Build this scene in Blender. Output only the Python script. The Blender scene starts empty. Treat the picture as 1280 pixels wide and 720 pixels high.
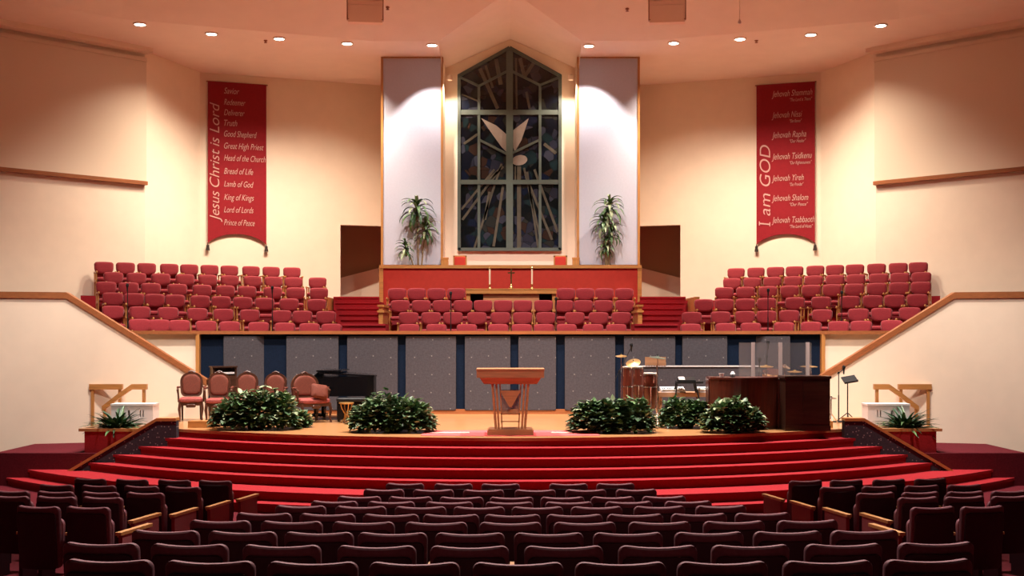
import bpy, bmesh, math, random
from mathutils import Vector, Matrix
R = math.radians
PI = math.pi
rnd = random.Random(7)
S = bpy.context.scene
C = S.collection

# ------------------------------------------------------------------ camera, world, lights, exposure
EYE = 2.865          # eye height over the lowest floor
STG = 1.085          # stage floor height
F, CX, HY = 1500.0, 638.0, 420.0


def at(px, py, d):
    """point seen at photo pixel (px,py) at distance d along the view"""
    return Vector(((px - CX) * d / F, d, EYE - (py - HY) * d / F))


def zr(py, d):
    return EYE - (py - HY) * d / F


cam_d = bpy.data.cameras.new('camera')
cam = bpy.data.objects.new('camera', cam_d)
C.objects.link(cam)
cam.location = (0, 0, EYE)
cam.rotation_euler = (PI / 2, 0, 0)
cam_d.sensor_width = 36
cam_d.lens = 36 * F / 1280
cam_d.shift_y = (HY - 360) / 1280
cam_d.shift_x = -(CX - 640) / 1280
cam_d.clip_end = 200
S.camera = cam

w = bpy.data.worlds.new('world')
S.world = w
w.use_nodes = True
w.node_tree.nodes['Background'].inputs[0].default_value = (1, .72, .55, 1)
w.node_tree.nodes['Background'].inputs[1].default_value = 0.012

S.view_settings.view_transform = 'Standard'
S.view_settings.look = 'None'
S.view_settings.exposure = 0.45
S.view_settings.gamma = 1
S.view_settings.use_curve_mapping = False

WARM = (1, .86, .70)
NEUT = (1, .90, .82)


def spot(name, loc, target, energy, size, blend, col=WARM, rad=.08):
    l = bpy.data.lights.new(name, 'SPOT')
    l.energy = energy
    l.spot_size = R(size)
    l.spot_blend = blend
    l.color = col
    l.shadow_soft_size = rad
    o = bpy.data.objects.new(name, l)
    C.objects.link(o)
    o.location = loc
    d = Vector(target) - Vector(loc)
    o.rotation_euler = d.to_track_quat('-Z', 'Y').to_euler()
    return o


E_CAN, E_BAY = 1500, 140
# stage lights hung in the ceiling out of view, straight above the steps and the deck
for x in (-6.0, -2.0, 2.0, 6.0):
    spot('stage_light', (x, 22.3 + abs(x) * .08, 12.6), (x * 1.02, 22.2 + abs(x) * .1, 0), 5100, 74, .6, NEUT, .15)
for x in (-6.0, -2.0, 2.0, 6.0):
    spot('deck_light', (x, 24.4, 11.8), (x * 1.05, 25.6, 1), 600, 80, .7, NEUT, .15)
# front wash on the choir wall and the terraces
for x, tx, ty in ((-7.0, -9.0, 26.0), (-2.4, -3.0, 27.4), (2.4, 3.0, 27.4), (7.0, 9.0, 26.0)):
    spot('front_light', (x, 17.0, 13.0), (tx, ty, 2.2), 2300 if abs(x) > 5 else 780, 46, .6, NEUT, .15)
# choir lights
for x in (-6.9, -1.0, 1.0, 6.9):
    spot('choir_light', (x, 24.6 - abs(x) * .1, 12.0), (x * 1.35, 31.0 - abs(x) * .2, 3.2), 1800 if abs(x) < 2 else 800, 60, .6, NEUT, .15)
spot('pulpit_fill', (0, 13.5, 13.0), (0, 21.75, 1.95), 2600, 11, .5, NEUT, .1)  # unseen fill spot added to brighten the pulpit front
# unseen spots added to rim-light the hall seat tops from ahead
for x in (-3.0, 3.0):
    spot('seat_rim_fill', (x, 19.4, 13.0), (x * .7, 8.5, 1.2), 9500, 60, .7, NEUT, .15)

# ------------------------------------------------------------------ materials
MATS = {}


def mat(name, col, rough=.6, metal=0, spec=.5, var=0, scale=8, bump=0, bscale=60, emit=0, alpha=1, trans=0, sheen=0, coat=0, detail=3):
    m = bpy.data.materials.new(name)
    m.use_nodes = True
    nt = m.node_tree
    b = nt.nodes['Principled BSDF']
    b.inputs['Base Color'].default_value = (*col, 1)
    b.inputs['Roughness'].default_value = rough
    b.inputs['Metallic'].default_value = metal
    b.inputs['Specular IOR Level'].default_value = spec
    if sheen:
        b.inputs['Sheen Weight'].default_value = sheen
    if coat:
        b.inputs['Coat Weight'].default_value = coat
    if trans:
        b.inputs['Transmission Weight'].default_value = trans
    if alpha < 1:
        b.inputs['Alpha'].default_value = alpha
    if emit:
        b.inputs['Emission Color'].default_value = (*col, 1)
        b.inputs['Emission Strength'].default_value = emit
    tc = nt.nodes.new('ShaderNodeTexCoord')
    if var:
        n = nt.nodes.new('ShaderNodeTexNoise')
        n.inputs['Scale'].default_value = scale
        n.inputs['Detail'].default_value = detail
        nt.links.new(tc.outputs['Object'], n.inputs['Vector'])
        r = nt.nodes.new('ShaderNodeValToRGB')
        r.color_ramp.elements[0].position = .3
        r.color_ramp.elements[1].position = .7
        r.color_ramp.elements[0].color = (*[c * (1 - var) for c in col], 1)
        r.color_ramp.elements[1].color = (*[min(1, c * (1 + var)) for c in col], 1)
        nt.links.new(n.outputs['Fac'], r.inputs['Fac'])
        nt.links.new(r.outputs['Color'], b.inputs['Base Color'])
    if bump:
        n2 = nt.nodes.new('ShaderNodeTexNoise')
        n2.inputs['Scale'].default_value = bscale
        nt.links.new(tc.outputs['Object'], n2.inputs['Vector'])
        bp = nt.nodes.new('ShaderNodeBump')
        bp.inputs['Strength'].default_value = bump
        bp.inputs['Distance'].default_value = .01
        nt.links.new(n2.outputs['Fac'], bp.inputs['Height'])
        nt.links.new(bp.outputs['Normal'], b.inputs['Normal'])
    MATS[name] = m
    return m


def wood(name, col, dark=.6, rough=.4, stretch=(1, 12, 12), scale=2.2, coat=0):
    m = mat(name, col, rough, coat=coat)
    nt = m.node_tree
    b = nt.nodes['Principled BSDF']
    tc = nt.nodes.new('ShaderNodeTexCoord')
    mp = nt.nodes.new('ShaderNodeMapping')
    mp.inputs['Scale'].default_value = stretch
    n = nt.nodes.new('ShaderNodeTexNoise')
    n.inputs['Scale'].default_value = scale
    n.inputs['Detail'].default_value = 5
    n.inputs['Distortion'].default_value = .6
    r = nt.nodes.new('ShaderNodeValToRGB')
    r.color_ramp.elements[0].position = .3
    r.color_ramp.elements[1].position = .72
    r.color_ramp.elements[0].color = (*[c * dark for c in col], 1)
    r.color_ramp.elements[1].color = (*col, 1)
    nt.links.new(tc.outputs['Object'], mp.inputs['Vector'])
    nt.links.new(mp.outputs['Vector'], n.inputs['Vector'])
    nt.links.new(n.outputs['Fac'], r.inputs['Fac'])
    nt.links.new(r.outputs['Color'], b.inputs['Base Color'])
    return m


def speckle(name, base, spot_c, scale, thr, rough=.9, var=.15, flat=False):
    """cloth or carpet with small light flecks; FLAT keeps the flecks a regular grid of dots"""
    m = mat(name, base, rough, spec=.2)
    nt = m.node_tree
    b = nt.nodes['Principled BSDF']
    tc = nt.nodes.new('ShaderNodeTexCoord')
    v = nt.nodes.new('ShaderNodeTexVoronoi')
    v.voronoi_dimensions = '2D'
    v.inputs['Scale'].default_value = scale
    v.inputs['Randomness'].default_value = .12 if flat else 1
    sx_ = nt.nodes.new('ShaderNodeSeparateXYZ')
    cx_ = nt.nodes.new('ShaderNodeCombineXYZ')
    nt.links.new(tc.outputs['Object'], sx_.inputs[0])
    nt.links.new(sx_.outputs['X'], cx_.inputs['X'])
    nt.links.new(sx_.outputs['Z'], cx_.inputs['Y'])
    r = nt.nodes.new('ShaderNodeValToRGB')
    r.color_ramp.interpolation = 'LINEAR'
    r.color_ramp.elements[0].position = thr
    r.color_ramp.elements[1].position = thr * 1.5
    r.color_ramp.elements[0].color = (*spot_c, 1)
    r.color_ramp.elements[1].color = (0, 0, 0, 0)
    n = nt.nodes.new('ShaderNodeTexNoise')
    n.inputs['Scale'].default_value = 25
    n.inputs['Detail'].default_value = 4
    r2 = nt.nodes.new('ShaderNodeValToRGB')
    r2.color_ramp.elements[0].position = .3
    r2.color_ramp.elements[1].position = .7
    r2.color_ramp.elements[0].color = (*[c * (1 - var) for c in base], 1)
    r2.color_ramp.elements[1].color = (*[c * (1 + var) for c in base], 1)
    mx = nt.nodes.new('ShaderNodeMix')
    mx.data_type = 'RGBA'
    nt.links.new(cx_.outputs[0], v.inputs['Vector'])
    nt.links.new(tc.outputs['Object'], n.inputs['Vector'])
    nt.links.new(v.outputs['Distance'], r.inputs['Fac'])
    nt.links.new(n.outputs['Fac'], r2.inputs['Fac'])
    nt.links.new(r.outputs['Alpha'], mx.inputs['Factor'])
    nt.links.new(r2.outputs['Color'], mx.inputs['A'])
    nt.links.new(r.outputs['Color'], mx.inputs['B'])
    nt.links.new(mx.outputs['Result'], b.inputs['Base Color'])
    return m


WALL = mat('cream_paint', (.86, .71, .55), .75, var=.02, scale=3, bump=.05, bscale=120)
CEIL = mat('ceiling_paint', (.93, .78, .66), .85, var=.02, scale=2)
LILAC = mat('lilac_panel_cloth', (.52, .515, .60), .9, var=.03, scale=20, bump=.15, bscale=200)
NAVY = mat('navy_cloth', (.006, .012, .028), .9, spec=.08, var=.15, scale=30)
GREYP = speckle('grey_acoustic_cloth', (.062, .055, .063), (.19, .175, .17), 2.5, .032, flat=True)
GRANITE = speckle('dark_flecked_carpet', (.05, .05, .062), (.27, .25, .25), 10, .10)
CARPET = mat('red_carpet', (.30, .018, .024), .95, spec=.1, var=.12, scale=40, bump=.3, bscale=300)
HALLC = mat('dark_red_carpet', (.10, .010, .016), .95, spec=.1, var=.15, scale=30)
REDW = mat('red_parapet_cloth', (.50, .045, .03), .85, spec=.2, var=.05, scale=12, bump=.2, bscale=250)
BANN = mat('banner_cloth', (.26, .012, .018), .8, spec=.2, var=.05, scale=14)
LETT = mat('banner_letter_paint', (.60, .34, .29), .8)
OAK = wood('honey_oak', (.56, .25, .075), .7, .35)
OAKV = wood('honey_oak_upright', (.56, .25, .075), .7, .35, (12, 12, 1))
TRIM = wood('stained_trim', (.36, .12, .04), .7, .4)
FLOORW = wood('stage_floorboards', (.54, .255, .10), .72, .3, (1.2, 14, 1), 2.0, .3)
PULP = wood('pulpit_cherry', (.58, .25, .115), .7, .35)
MAHOG = wood('mahogany', (.12, .022, .012), .5, .3, (10, 10, 1), 2, .3)
DARKW = wood('dark_walnut', (.06, .026, .016), .5, .28, (1, 10, 10), 2, .4)
CHAIRW = wood('carved_walnut', (.085, .026, .013), .6, .35, (8, 8, 2))
CHOIR = mat('choir_red_fabric', (.25, .020, .027), .85, spec=.25, var=.08, scale=30, sheen=.15)
SEATF = mat('burgundy_seat_fabric', (.165, .055, .07), .75, spec=.2, var=.12, scale=40)
SEATB = mat('burgundy_seat_shell', (.03, .004, .009), .55, spec=.3, var=.1, scale=20)
RUST = mat('rust_damask', (.135, .030, .016), .75, spec=.3, var=.16, scale=45)
ROSE = mat('rose_cushion', (.28, .06, .05), .75, spec=.3, var=.2, scale=30)
PIANO = mat('piano_lacquer', (.004, .004, .005), .2, spec=.25)
BLACK = mat('black_metal', (.010, .010, .011), .5, spec=.25)
IVORY = mat('piano_ivory', (.7, .66, .58), .3)
BRASS = mat('brass', (.80, .52, .20), .25, metal=1)
GOLD = mat('gilt', (.5, .28, .09), .35, metal=.7)
CHROME = mat('chrome', (.75, .73, .72), .2, metal=1)
WAX = mat('candle_wax', (.85, .68, .48), .5)
WHITE = mat('white_paint', (.78, .70, .68), .5)
KEYB = mat('silver_keyboard', (.62, .58, .58), .4)
TAN = mat('tan_board', (.36, .19, .10), .6)
BRONZE = mat('cymbal_bronze', (.62, .42, .18), .3, metal=.9)
DRUMHEAD = mat('drum_skin', (.72, .62, .52), .6)
GREEN = mat('leaf_deep_green', (.030, .075, .025), .45, var=.5, scale=14)
GREEN2 = mat('leaf_mid_green', (.075, .15, .05), .45, var=.4, scale=14)
PALE = mat('leaf_pale_variegation', (.30, .36, .20), .5, var=.3, scale=14)
FERN = mat('fern_green', (.012, .055, .02), .5, var=.4, scale=14)
POT = mat('dark_pot', (.05, .028, .018), .6)
STEM = mat('plant_stem', (.22, .16, .09), .8, var=.3, scale=20)
LEAD = mat('window_lead', (.07, .085, .068), .5, var=.06, scale=6)
RAY = mat('amber_glass_ray', (.075, .062, .044), .3, var=.25, scale=5)
DOVE = mat('opal_glass_dove', (.27, .215, .18), .35, var=.1, scale=4)
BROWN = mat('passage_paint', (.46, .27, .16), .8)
PINKR = mat('rose_rug', (.62, .10, .10), .9, spec=.1, var=.1, scale=20)
RUGW = mat('rug_border', (.72, .45, .36), .9, spec=.1)
SCREEN = mat('screen_fabric', (.74, .60, .45), .7)
SPEAK = mat('speaker_tan', (.88, .66, .55), .8)
TASS = mat('tassel_thread', (.03, .015, .01), .8)
LAMP = mat('lamp_glow', (1, .90, .78), .5, emit=14)
RING = mat('lamp_ring', (.8, .66, .52), .5)


def glass_mat():
    m = mat('stained_glass', (.03, .04, .06), .18, spec=.6)
    nt = m.node_tree
    b = nt.nodes['Principled BSDF']
    tc = nt.nodes.new('ShaderNodeTexCoord')
    v = nt.nodes.new('ShaderNodeTexVoronoi')
    v.inputs['Scale'].default_value = 4.3
    v2 = nt.nodes.new('ShaderNodeTexVoronoi')
    v2.feature = 'DISTANCE_TO_EDGE'
    v2.inputs['Scale'].default_value = 4.3
    sp = nt.nodes.new('ShaderNodeSeparateColor')
    r = nt.nodes.new('ShaderNodeValToRGB')
    r.color_ramp.interpolation = 'CONSTANT'
    cols = [(.003, .004, .005), (.006, .009, .022), (.019, .019, .030), (.004, .005, .005), (.009, .019, .022), (.027, .014, .010), (.019, .019, .017), (.005, .006, .011), (.032, .032, .046)]
    el = r.color_ramp.elements
    el[0].color = (*cols[0], 1)
    el[1].position = 1 / 9
    el[1].color = (*cols[1], 1)
    for i in range(2, 9):
        e = el.new(i / 9)
        e.color = (*cols[i], 1)
    gt = nt.nodes.new('ShaderNodeMath')
    gt.operation = 'LESS_THAN'
    gt.inputs[1].default_value = .018
    mx = nt.nodes.new('ShaderNodeMix')
    mx.data_type = 'RGBA'
    mx.inputs['B'].default_value = (.006, .006, .006, 1)
    nt.links.new(tc.outputs['Object'], v.inputs['Vector'])
    nt.links.new(tc.outputs['Object'], v2.inputs['Vector'])
    nt.links.new(v.outputs['Color'], sp.inputs['Color'])
    nt.links.new(sp.outputs['Red'], r.inputs['Fac'])
    nt.links.new(v2.outputs['Distance'], gt.inputs[0])
    nt.links.new(gt.outputs['Value'], mx.inputs['Factor'])
    nt.links.new(r.outputs['Color'], mx.inputs['A'])
    nt.links.new(mx.outputs['Result'], b.inputs['Base Color'])
    return m


GLASS = glass_mat()


def acrylic():
    m = bpy.data.materials.new('clear_acrylic')
    m.use_nodes = True
    nt = m.node_tree
    nt.nodes.clear()
    o = nt.nodes.new('ShaderNodeOutputMaterial')
    t = nt.nodes.new('ShaderNodeBsdfTransparent')
    t.inputs[0].default_value = (.93, .93, .93, 1)
    g = nt.nodes.new('ShaderNodeBsdfGlossy')
    g.inputs['Roughness'].default_value = .08
    d = nt.nodes.new('ShaderNodeBsdfDiffuse')
    d.inputs[0].default_value = (.6, .55, .55, 1)
    mx = nt.nodes.new('ShaderNodeMixShader')
    mx.inputs[0].default_value = .06
    m2 = nt.nodes.new('ShaderNodeMixShader')
    m2.inputs[0].default_value = .10
    nt.links.new(t.outputs[0], mx.inputs[1])
    nt.links.new(g.outputs[0], mx.inputs[2])
    nt.links.new(mx.outputs[0], m2.inputs[1])
    nt.links.new(d.outputs[0], m2.inputs[2])
    nt.links.new(m2.outputs[0], o.inputs[0])
    return m


ACRY = acrylic()
SMOKE = mat('smoked_acrylic', (.30, .17, .12), .15, spec=.5, alpha=.45)
ACRE = mat('acrylic_edge', (.62, .52, .50), .3)

# ------------------------------------------------------------------ mesh helpers


class MB:
    def __init__(self):
        self.v, self.f, self.mi = [], [], []
        self.cur = 0

    def add(self, vs, fs):
        o = len(self.v)
        self.v += [tuple(p) for p in vs]
        for q in fs:
            self.f.append([i + o for i in q])
            self.mi.append(self.cur)
        return self

    def box(self, x0, x1, y0, y1, z0, z1, M=None):
        vs = [(x0, y0, z0), (x1, y0, z0), (x1, y1, z0), (x0, y1, z0), (x0, y0, z1), (x1, y0, z1), (x1, y1, z1), (x0, y1, z1)]
        if M is not None:
            vs = [M @ Vector(p) for p in vs]
        return self.add(vs, [(0, 3, 2, 1), (4, 5, 6, 7), (0, 1, 5, 4), (1, 2, 6, 5), (2, 3, 7, 6), (3, 0, 4, 7)])

    def loft(self, loops, cap=True, closed=False):
        n = len(loops[0])
        vs = [p for l in loops for p in l]
        fs = []
        m = len(loops)
        for k in range(m if closed else m - 1):
            a, b = k * n, ((k + 1) % m) * n
            for i in range(n):
                j = (i + 1) % n
                fs.append((a + i, a + j, b + j, b + i))
        if cap and not closed:
            fs.append(tuple(range(n))[::-1])
            fs.append(tuple(range((m - 1) * n, m * n)))
        return self.add(vs, fs)

    def tube(self, pts, r, n=8, r2=None):
        pts = [Vector(p) for p in pts]
        loops = []
        m = len(pts)
        up = None
        for k, p in enumerate(pts):
            t = (pts[min(k + 1, m - 1)] - pts[max(k - 1, 0)]).normalized()
            if up is None:
                up = Vector((0, 0, 1)) if abs(t.z) < .9 else Vector((1, 0, 0))
            a = t.cross(up).normalized()
            b = a.cross(t).normalized()
            up = b
            rr = r[k] if isinstance(r, (list, tuple)) else (r if r2 is None else r + (r2 - r) * k / (m - 1))
            loops.append([p + a * rr * math.cos(2 * PI * i / n) + b * rr * math.sin(2 * PI * i / n) for i in range(n)])
        return self.loft(loops)

    def lathe(self, prof, n=16, c=(0, 0, 0), M=None):
        loops = []
        for r, z in prof:
            l = [Vector((r * math.cos(2 * PI * i / n), r * math.sin(2 * PI * i / n), z)) for i in range(n)]
            if M is not None:
                l = [M @ p for p in l]
            loops.append([p + Vector(c) for p in l])
        return self.loft(loops)

    def prism(self, poly, y0, y1):
        """poly of (x,z) pushed along y"""
        n = len(poly)
        vs = [(x, y0, z) for x, z in poly] + [(x, y1, z) for x, z in poly]
        fs = [tuple(range(n)), tuple(range(2 * n - 1, n - 1, -1))]
        for i in range(n):
            j = (i + 1) % n
            fs.append((i, i + n, j + n, j))
        return self.add(vs, fs)

    def slab(self, poly, z0, z1):
        """poly of (x,y) pushed along z"""
        n = len(poly)
        vs = [(x, y, z0) for x, y in poly] + [(x, y, z1) for x, y in poly]
        fs = [tuple(range(n))[::-1], tuple(range(n, 2 * n))]
        for i in range(n):
            j = (i + 1) % n
            fs.append((i, j, j + n, i + n))
        return self.add(vs, fs)

    def cushion(self, outline, t, b, M=None, cur=None):
        """soft cushion: an (x,z) outline, thickness t along y, edge softness b; cur(x,z)->dy bends it"""
        cx = sum(p[0] for p in outline) / len(outline)
        cz = sum(p[1] for p in outline) / len(outline)
        hw = max(abs(p[0] - cx) for p in outline)
        hh = max(abs(p[1] - cz) for p in outline)
        loops = []
        prof = [(-t / 2, b * 2.4), (-t / 2, b * 1.2), (-t / 2 + b * .18, b * .45), (-t / 2 + b * .75, 0), (t / 2 - b * .75, 0), (t / 2 - b * .18, b * .45), (t / 2, b * 1.2), (t / 2, b * 2.4)]
        if cur:
            prof = [(-t / 2, -q) for q in (.1, .4, .7)] + prof + [(t / 2, -q) for q in (.7, .4, .1)]
        for y, ins in prof:
            sx, sz = max(.05, 1 - ins / hw), max(.05, 1 - ins / hh)
            if ins < 0:
                sx = -ins * (1 - b * 2.4 / hw)
                sz = -ins * (1 - b * 2.4 / hh)
            l = []
            for x, z in outline:
                xx, zz = cx + (x - cx) * sx, cz + (z - cz) * sz
                p = Vector((xx, y + (cur(xx, zz) if cur else 0), zz))
                l.append(M @ p if M is not None else p)
            loops.append(l)
        return self.loft(loops)

    def build(self, name, mats, parent=None, smooth=True, ang=38, loc=None):
        me = bpy.data.meshes.new(name)
        me.from_pydata(self.v, [], self.f)
        if not isinstance(mats, (list, tuple)):
            mats = [mats]
        for m in mats:
            me.materials.append(m)
        me.polygons.foreach_set('material_index', self.mi)
        bm = bmesh.new()
        bm.from_mesh(me)
        bmesh.ops.recalc_face_normals(bm, faces=bm.faces)
        bm.to_mesh(me)
        bm.free()
        if smooth:
            me.polygons.foreach_set('use_smooth', [True] * len(me.polygons))
            me.set_sharp_from_angle(angle=R(ang))
        me.update()
        o = bpy.data.objects.new(name, me)
        C.objects.link(o)
        if parent:
            o.parent = parent
        if loc:
            o.location = loc
        return o


def rrect(w, h, r, n=5, z0=0, taper=0, bulge=0, bot=None):
    """rounded rectangle outline centred in x, from z0 up; taper narrows the bottom, bulge arches the top"""
    pts = []
    rb = r if bot is None else bot
    for cx, cz, a0, rr in ((w / 2 - r, h - r, 0, r), (-w / 2 + r, h - r, 90, r), (-w / 2 + rb, rb, 180, rb), (w / 2 - rb, rb, 270, rb)):
        for k in range(n + 1):
            a = R(a0 + 90 * k / n)
            pts.append((cx + rr * math.cos(a), cz + rr * math.sin(a)))
        if a0 == 0:
            for q in (.66, .33, 0, -.33, -.66):
                pts.append(((w / 2 - r) * q, h))
        if a0 == 180:
            for q in (-.66, -.33, 0, .33, .66):
                pts.append(((w / 2 - rb) * q, 0))
    out = []
    for x, z in pts:
        s = 1 - taper * (1 - z / h)
        zz = z + (bulge * (1 - (2 * x / w) ** 2) if z > h - 1e-6 or z > h * .6 else 0)
        out.append((x * s, z0 + zz))
    return out


def tag(o, label, cat, group=None):
    o['label'] = label
    o['category'] = cat
    if group:
        o['group'] = group
    return o


def thing(name, label, cat, loc=(0, 0, 0), rz=0, group=None):
    o = bpy.data.objects.new(name, None)
    o.empty_display_size = .1
    C.objects.link(o)
    o.location = loc
    o.rotation_euler = (0, 0, rz)
    return tag(o, label, cat, group)


def struct(name, mb, m, parent=None, **k):
    o = mb.build(name, m, parent, **k)
    if parent is None:
        o['kind'] = 'structure'
    return o


def dup(root, loc, rz, label):
    r = root.copy()
    C.objects.link(r)
    r.location = loc
    r.rotation_euler = (0, 0, rz)
    r['label'] = label
    for ch in list(root.children):
        c = ch.copy()
        C.objects.link(c)
        c.parent = r
        for g in ch.children:
            d = g.copy()
            C.objects.link(d)
            d.parent = c
    return r


def T(x=0, y=0, z=0, rx=0, ry=0, rz=0):
    return Matrix.Translation((x, y, z)) @ Matrix.Rotation(rz, 4, 'Z') @ Matrix.Rotation(ry, 4, 'Y') @ Matrix.Rotation(rx, 4, 'X')


ORD = ['first', 'second', 'third', 'fourth', 'fifth', 'sixth', 'seventh', 'eighth', 'ninth', 'tenth', 'eleventh', 'twelfth', 'thirteenth', 'fourteenth']
PIV = 32.0           # the rows, steps and stage edge are rings about (0, PIV)

# ------------------------------------------------------------------ ring floor of the hall
ROWY = [603.5, 611, 620, 626, 632, 641.5, 651, 664, 680, 700]
ROWD = [14 - i * .897 for i in range(10)]
ROWZ = [zr(y, d) - .9 for y, d in zip(ROWY, ROWD)]


def floor_z(r, th=0):
    ks = [(0, 0), (13.9, 0)] + [(PIV - d, z) for d, z in zip(ROWD, ROWZ)] + [(40, ROWZ[-1] + (40 - 26.07) * .075)]
    z = 0
    for (a, za), (b, zb) in zip(ks, ks[1:]):
        if a <= r <= b:
            z = za + (zb - za) * (r - a) / (b - a)
            break
    t = min(1, max(0, (abs(th) - R(7.5)) / R(5)))
    return max(0, z - .09 * t)


mb = MB()
rs = [2, 8, 12, 13.9, 14.5, 15.2, 16] + [PIV - d for d in ROWD] + [27, 28, 30, 32, 34]
ths = [R(a) for a in (-55, -40, -30, -22, -17, -12.5, -10, -7.5, -4, 0, 4, 7.5, 10, 12.5, 17, 22, 30, 40, 55)]
vs = [(r * math.sin(t), PIV - r * math.cos(t), floor_z(r, t)) for r in rs for t in ths]
nt_ = len(ths)
fs = [(i * nt_ + j, i * nt_ + j + 1, (i + 1) * nt_ + j + 1, (i + 1) * nt_ + j) for i in range(len(rs) - 1) for j in range(nt_ - 1)]
mb.add(vs, fs)
struct('floor', mb, HALLC)

# ------------------------------------------------------------------ steps and stage
CHORD = 23.0


def arc(r, d=CHORD, n=48):
    a = math.acos((PIV - d) / r)
    return [(r * math.sin(t), PIV - r * math.cos(t)) for t in [-a + 2 * a * k / n for k in range(n + 1)]]


RAD = [11, 11.3, 11.6, 11.9, 12.2, 12.9, 13.2]
mb = MB()
for k in range(6, 0, -1):
    z1 = STG - .155 * k
    mb.slab(arc(RAD[k]), z1 - .155, z1 - .045)
    mb.slab(arc(RAD[k] + .025), z1 - .05, z1)          # rolled carpet nosing
mb.slab(arc(10.97), STG - .31, STG - .05)
struct('stage_steps', mb, CARPET)

mb = MB()
front = arc(11.02)
poly = front + [(8.3, 23.06), (8.3, 27.6), (-8.3, 27.6), (-8.3, 23.06)]
mb.slab(poly, STG - .055, STG)
struct('stage_floor', mb, FLOORW)
mb = MB()
a0 = arc(10.99)
mb.slab(a0 + [(8.2, 23.1), (8.2, 27.5), (-8.2, 27.5), (-8.2, 23.1)], 0, STG - .055)
struct('stage_base', mb, CARPET)

# low wing walls with sloping wooden caps, either side of the steps
for s, nm in ((-1, 'left'), (1, 'right')):
    d = 22.85
    X = lambda px: s * abs(px - CX) * d / F
    zc = zr(522, d)
    caps = [(X(222), zc), (X(198), zc), (X(140), zr(556, d)), (X(86), zr(588, d))]
    mb = MB()
    mb.prism([(x, z - .05) for x, z in caps] + [(caps[-1][0], 0), (caps[0][0], 0)], d - .09, d + .09)
    struct('wall_wing_' + nm, mb, GRANITE)
    mb = MB()
    mb.prism(caps + [(x, z - .06) for x, z in caps[::-1]], d - .13, d + .13)
    struct('trim_wing_cap_' + nm, mb, OAK)
    mb = MB()
    mb.box(min(s * 6.25, s * 5.75), max(s * 6.25, s * 5.75), 23.25, 23.5, STG, STG + .13)
    struct('trim_wing_kerb_' + nm, mb, OAK)
    # sunken planting bed outside the wing
    mb = MB()
    mb.box(min(s * 6.6, s * 9.9), max(s * 6.6, s * 9.9), 22.96, 23.06, 0, .62)
    mb.box(min(s * 8.3, s * 9.9), max(s * 8.3, s * 9.9), 23.0, 25.6, 0, .62)
    struct('side_landing_' + nm, mb, HALLC)

# ------------------------------------------------------------------ choir wall with acoustic panels
BEND, SL = 5.8, .5


def dplan(x, d0):
    return d0 - SL * max(0, abs(x) - BEND)


RAILZ = zr(414.5, 27.3)
mb = MB()
mb.slab([(-6.95, 26.85), (-5.8, 27.42), (5.8, 27.42), (6.95, 26.85), (6.95, 27.1), (5.8, 27.66), (-5.8, 27.66), (-6.95, 27.1)], STG - .5, RAILZ - .02)
struct('wall_choir_front', mb, NAVY)
px_panels = [(280, 347), (358, 423), (434, 497), (507, 570), (581, 638), (648, 695), (706, 769), (780, 844), (853, 909), (922, 988)]
for n, (a, b) in enumerate(px_panels):
    d = 27.36
    xa, xb = (a - CX) * d / F, (b - CX) * d / F
    mid = (xa + xb) / 2
    k = 0
    if abs(mid) > 5.6:
        k = SL if mid < 0 else -SL
    mb = MB()
    hw = (xb - xa) / 2
    mb.cushion(rrect(2 * hw, zr(420, d) - zr(513, d), .03), .07, .012)
    dd = dplan(mid, 27.42) - .045 if k else 27.38
    o = struct('wall_panel_%d' % (n + 1), mb, GREYP, loc=(mid, dd, zr(513, d)))
    o.rotation_euler = (0, 0, math.atan(k))
# base board and rail
mb = MB()
mb.slab([(-6.95, 26.79), (-5.8, 27.36), (5.8, 27.36), (6.95, 26.79), (6.95, 26.86), (5.8, 27.43), (-5.8, 27.43), (-6.95, 26.86)], STG, STG + .11)
struct('baseboard_stage', mb, TRIM)
mb = MB()
xo = 9.6
do = 27.36 - SL * (xo - 5.8)
mb.slab([(-xo, do - .06), (-5.8, 27.30), (5.8, 27.30), (xo, do - .06), (xo, do + .3), (5.8, 27.7), (-5.8, 27.7), (-xo, do + .3)], RAILZ - .06, RAILZ + .015)
struct('trim_choir_rail', mb, TRIM)
for s, nm in ((-1, 'left'), (1, 'right')):
    mb = MB()
    xs = [6.97, 13.5]
    pts = [(s * x, 27.42 - SL * (x - 5.8)) for x in xs]
    pts2 = [(x, y + .25) for x, y in pts[::-1]]
    mb.slab(pts + pts2, 0, RAILZ - .03)
    struct('wall_choir_side_' + nm, mb, WALL)
    mb = MB()
    mb.box(s * 6.97 - .04, s * 6.97 + .04, 26.72, 26.9, STG, RAILZ - .06)
    struct('trim_choir_corner_' + nm, mb, OAKV)
    # stair wall with sloping cap, going up outwards in front of the choir wall
    d = 25.95
    xa, xb, xc = abs(258 - CX) * d / F, abs(140 - CX) * d / F, abs(100 - CX) * d / F
    za, zb, zc = zr(474, d), zr(394, d), zr(367, d)
    cap = [(xa, za), (xc, zc), (13.5, zc)]
    mb = MB()
    mb.prism([(s * x, z - .03) for x, z in cap] + [(s * 13.5, 0), (s * xa, 0)], -.07, .07)
    for i, v in enumerate(mb.v):
        mb.v[i] = (v[0], 26.05 - .30 * (abs(v[0]) - xa) + v[1], v[2])
    struct('wall_stair_' + nm, mb, WALL)
    mb = MB()
    mb.prism([(s * x, z) for x, z in cap] + [(s * x, z - .13) for x, z in cap[::-1]], -.10, .085)
    for i, v in enumerate(mb.v):
        mb.v[i] = (v[0], 26.05 - .30 * (abs(v[0]) - xa) + v[1], v[2])
    struct('trim_stair_cap_' + nm, mb, TRIM)

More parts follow.
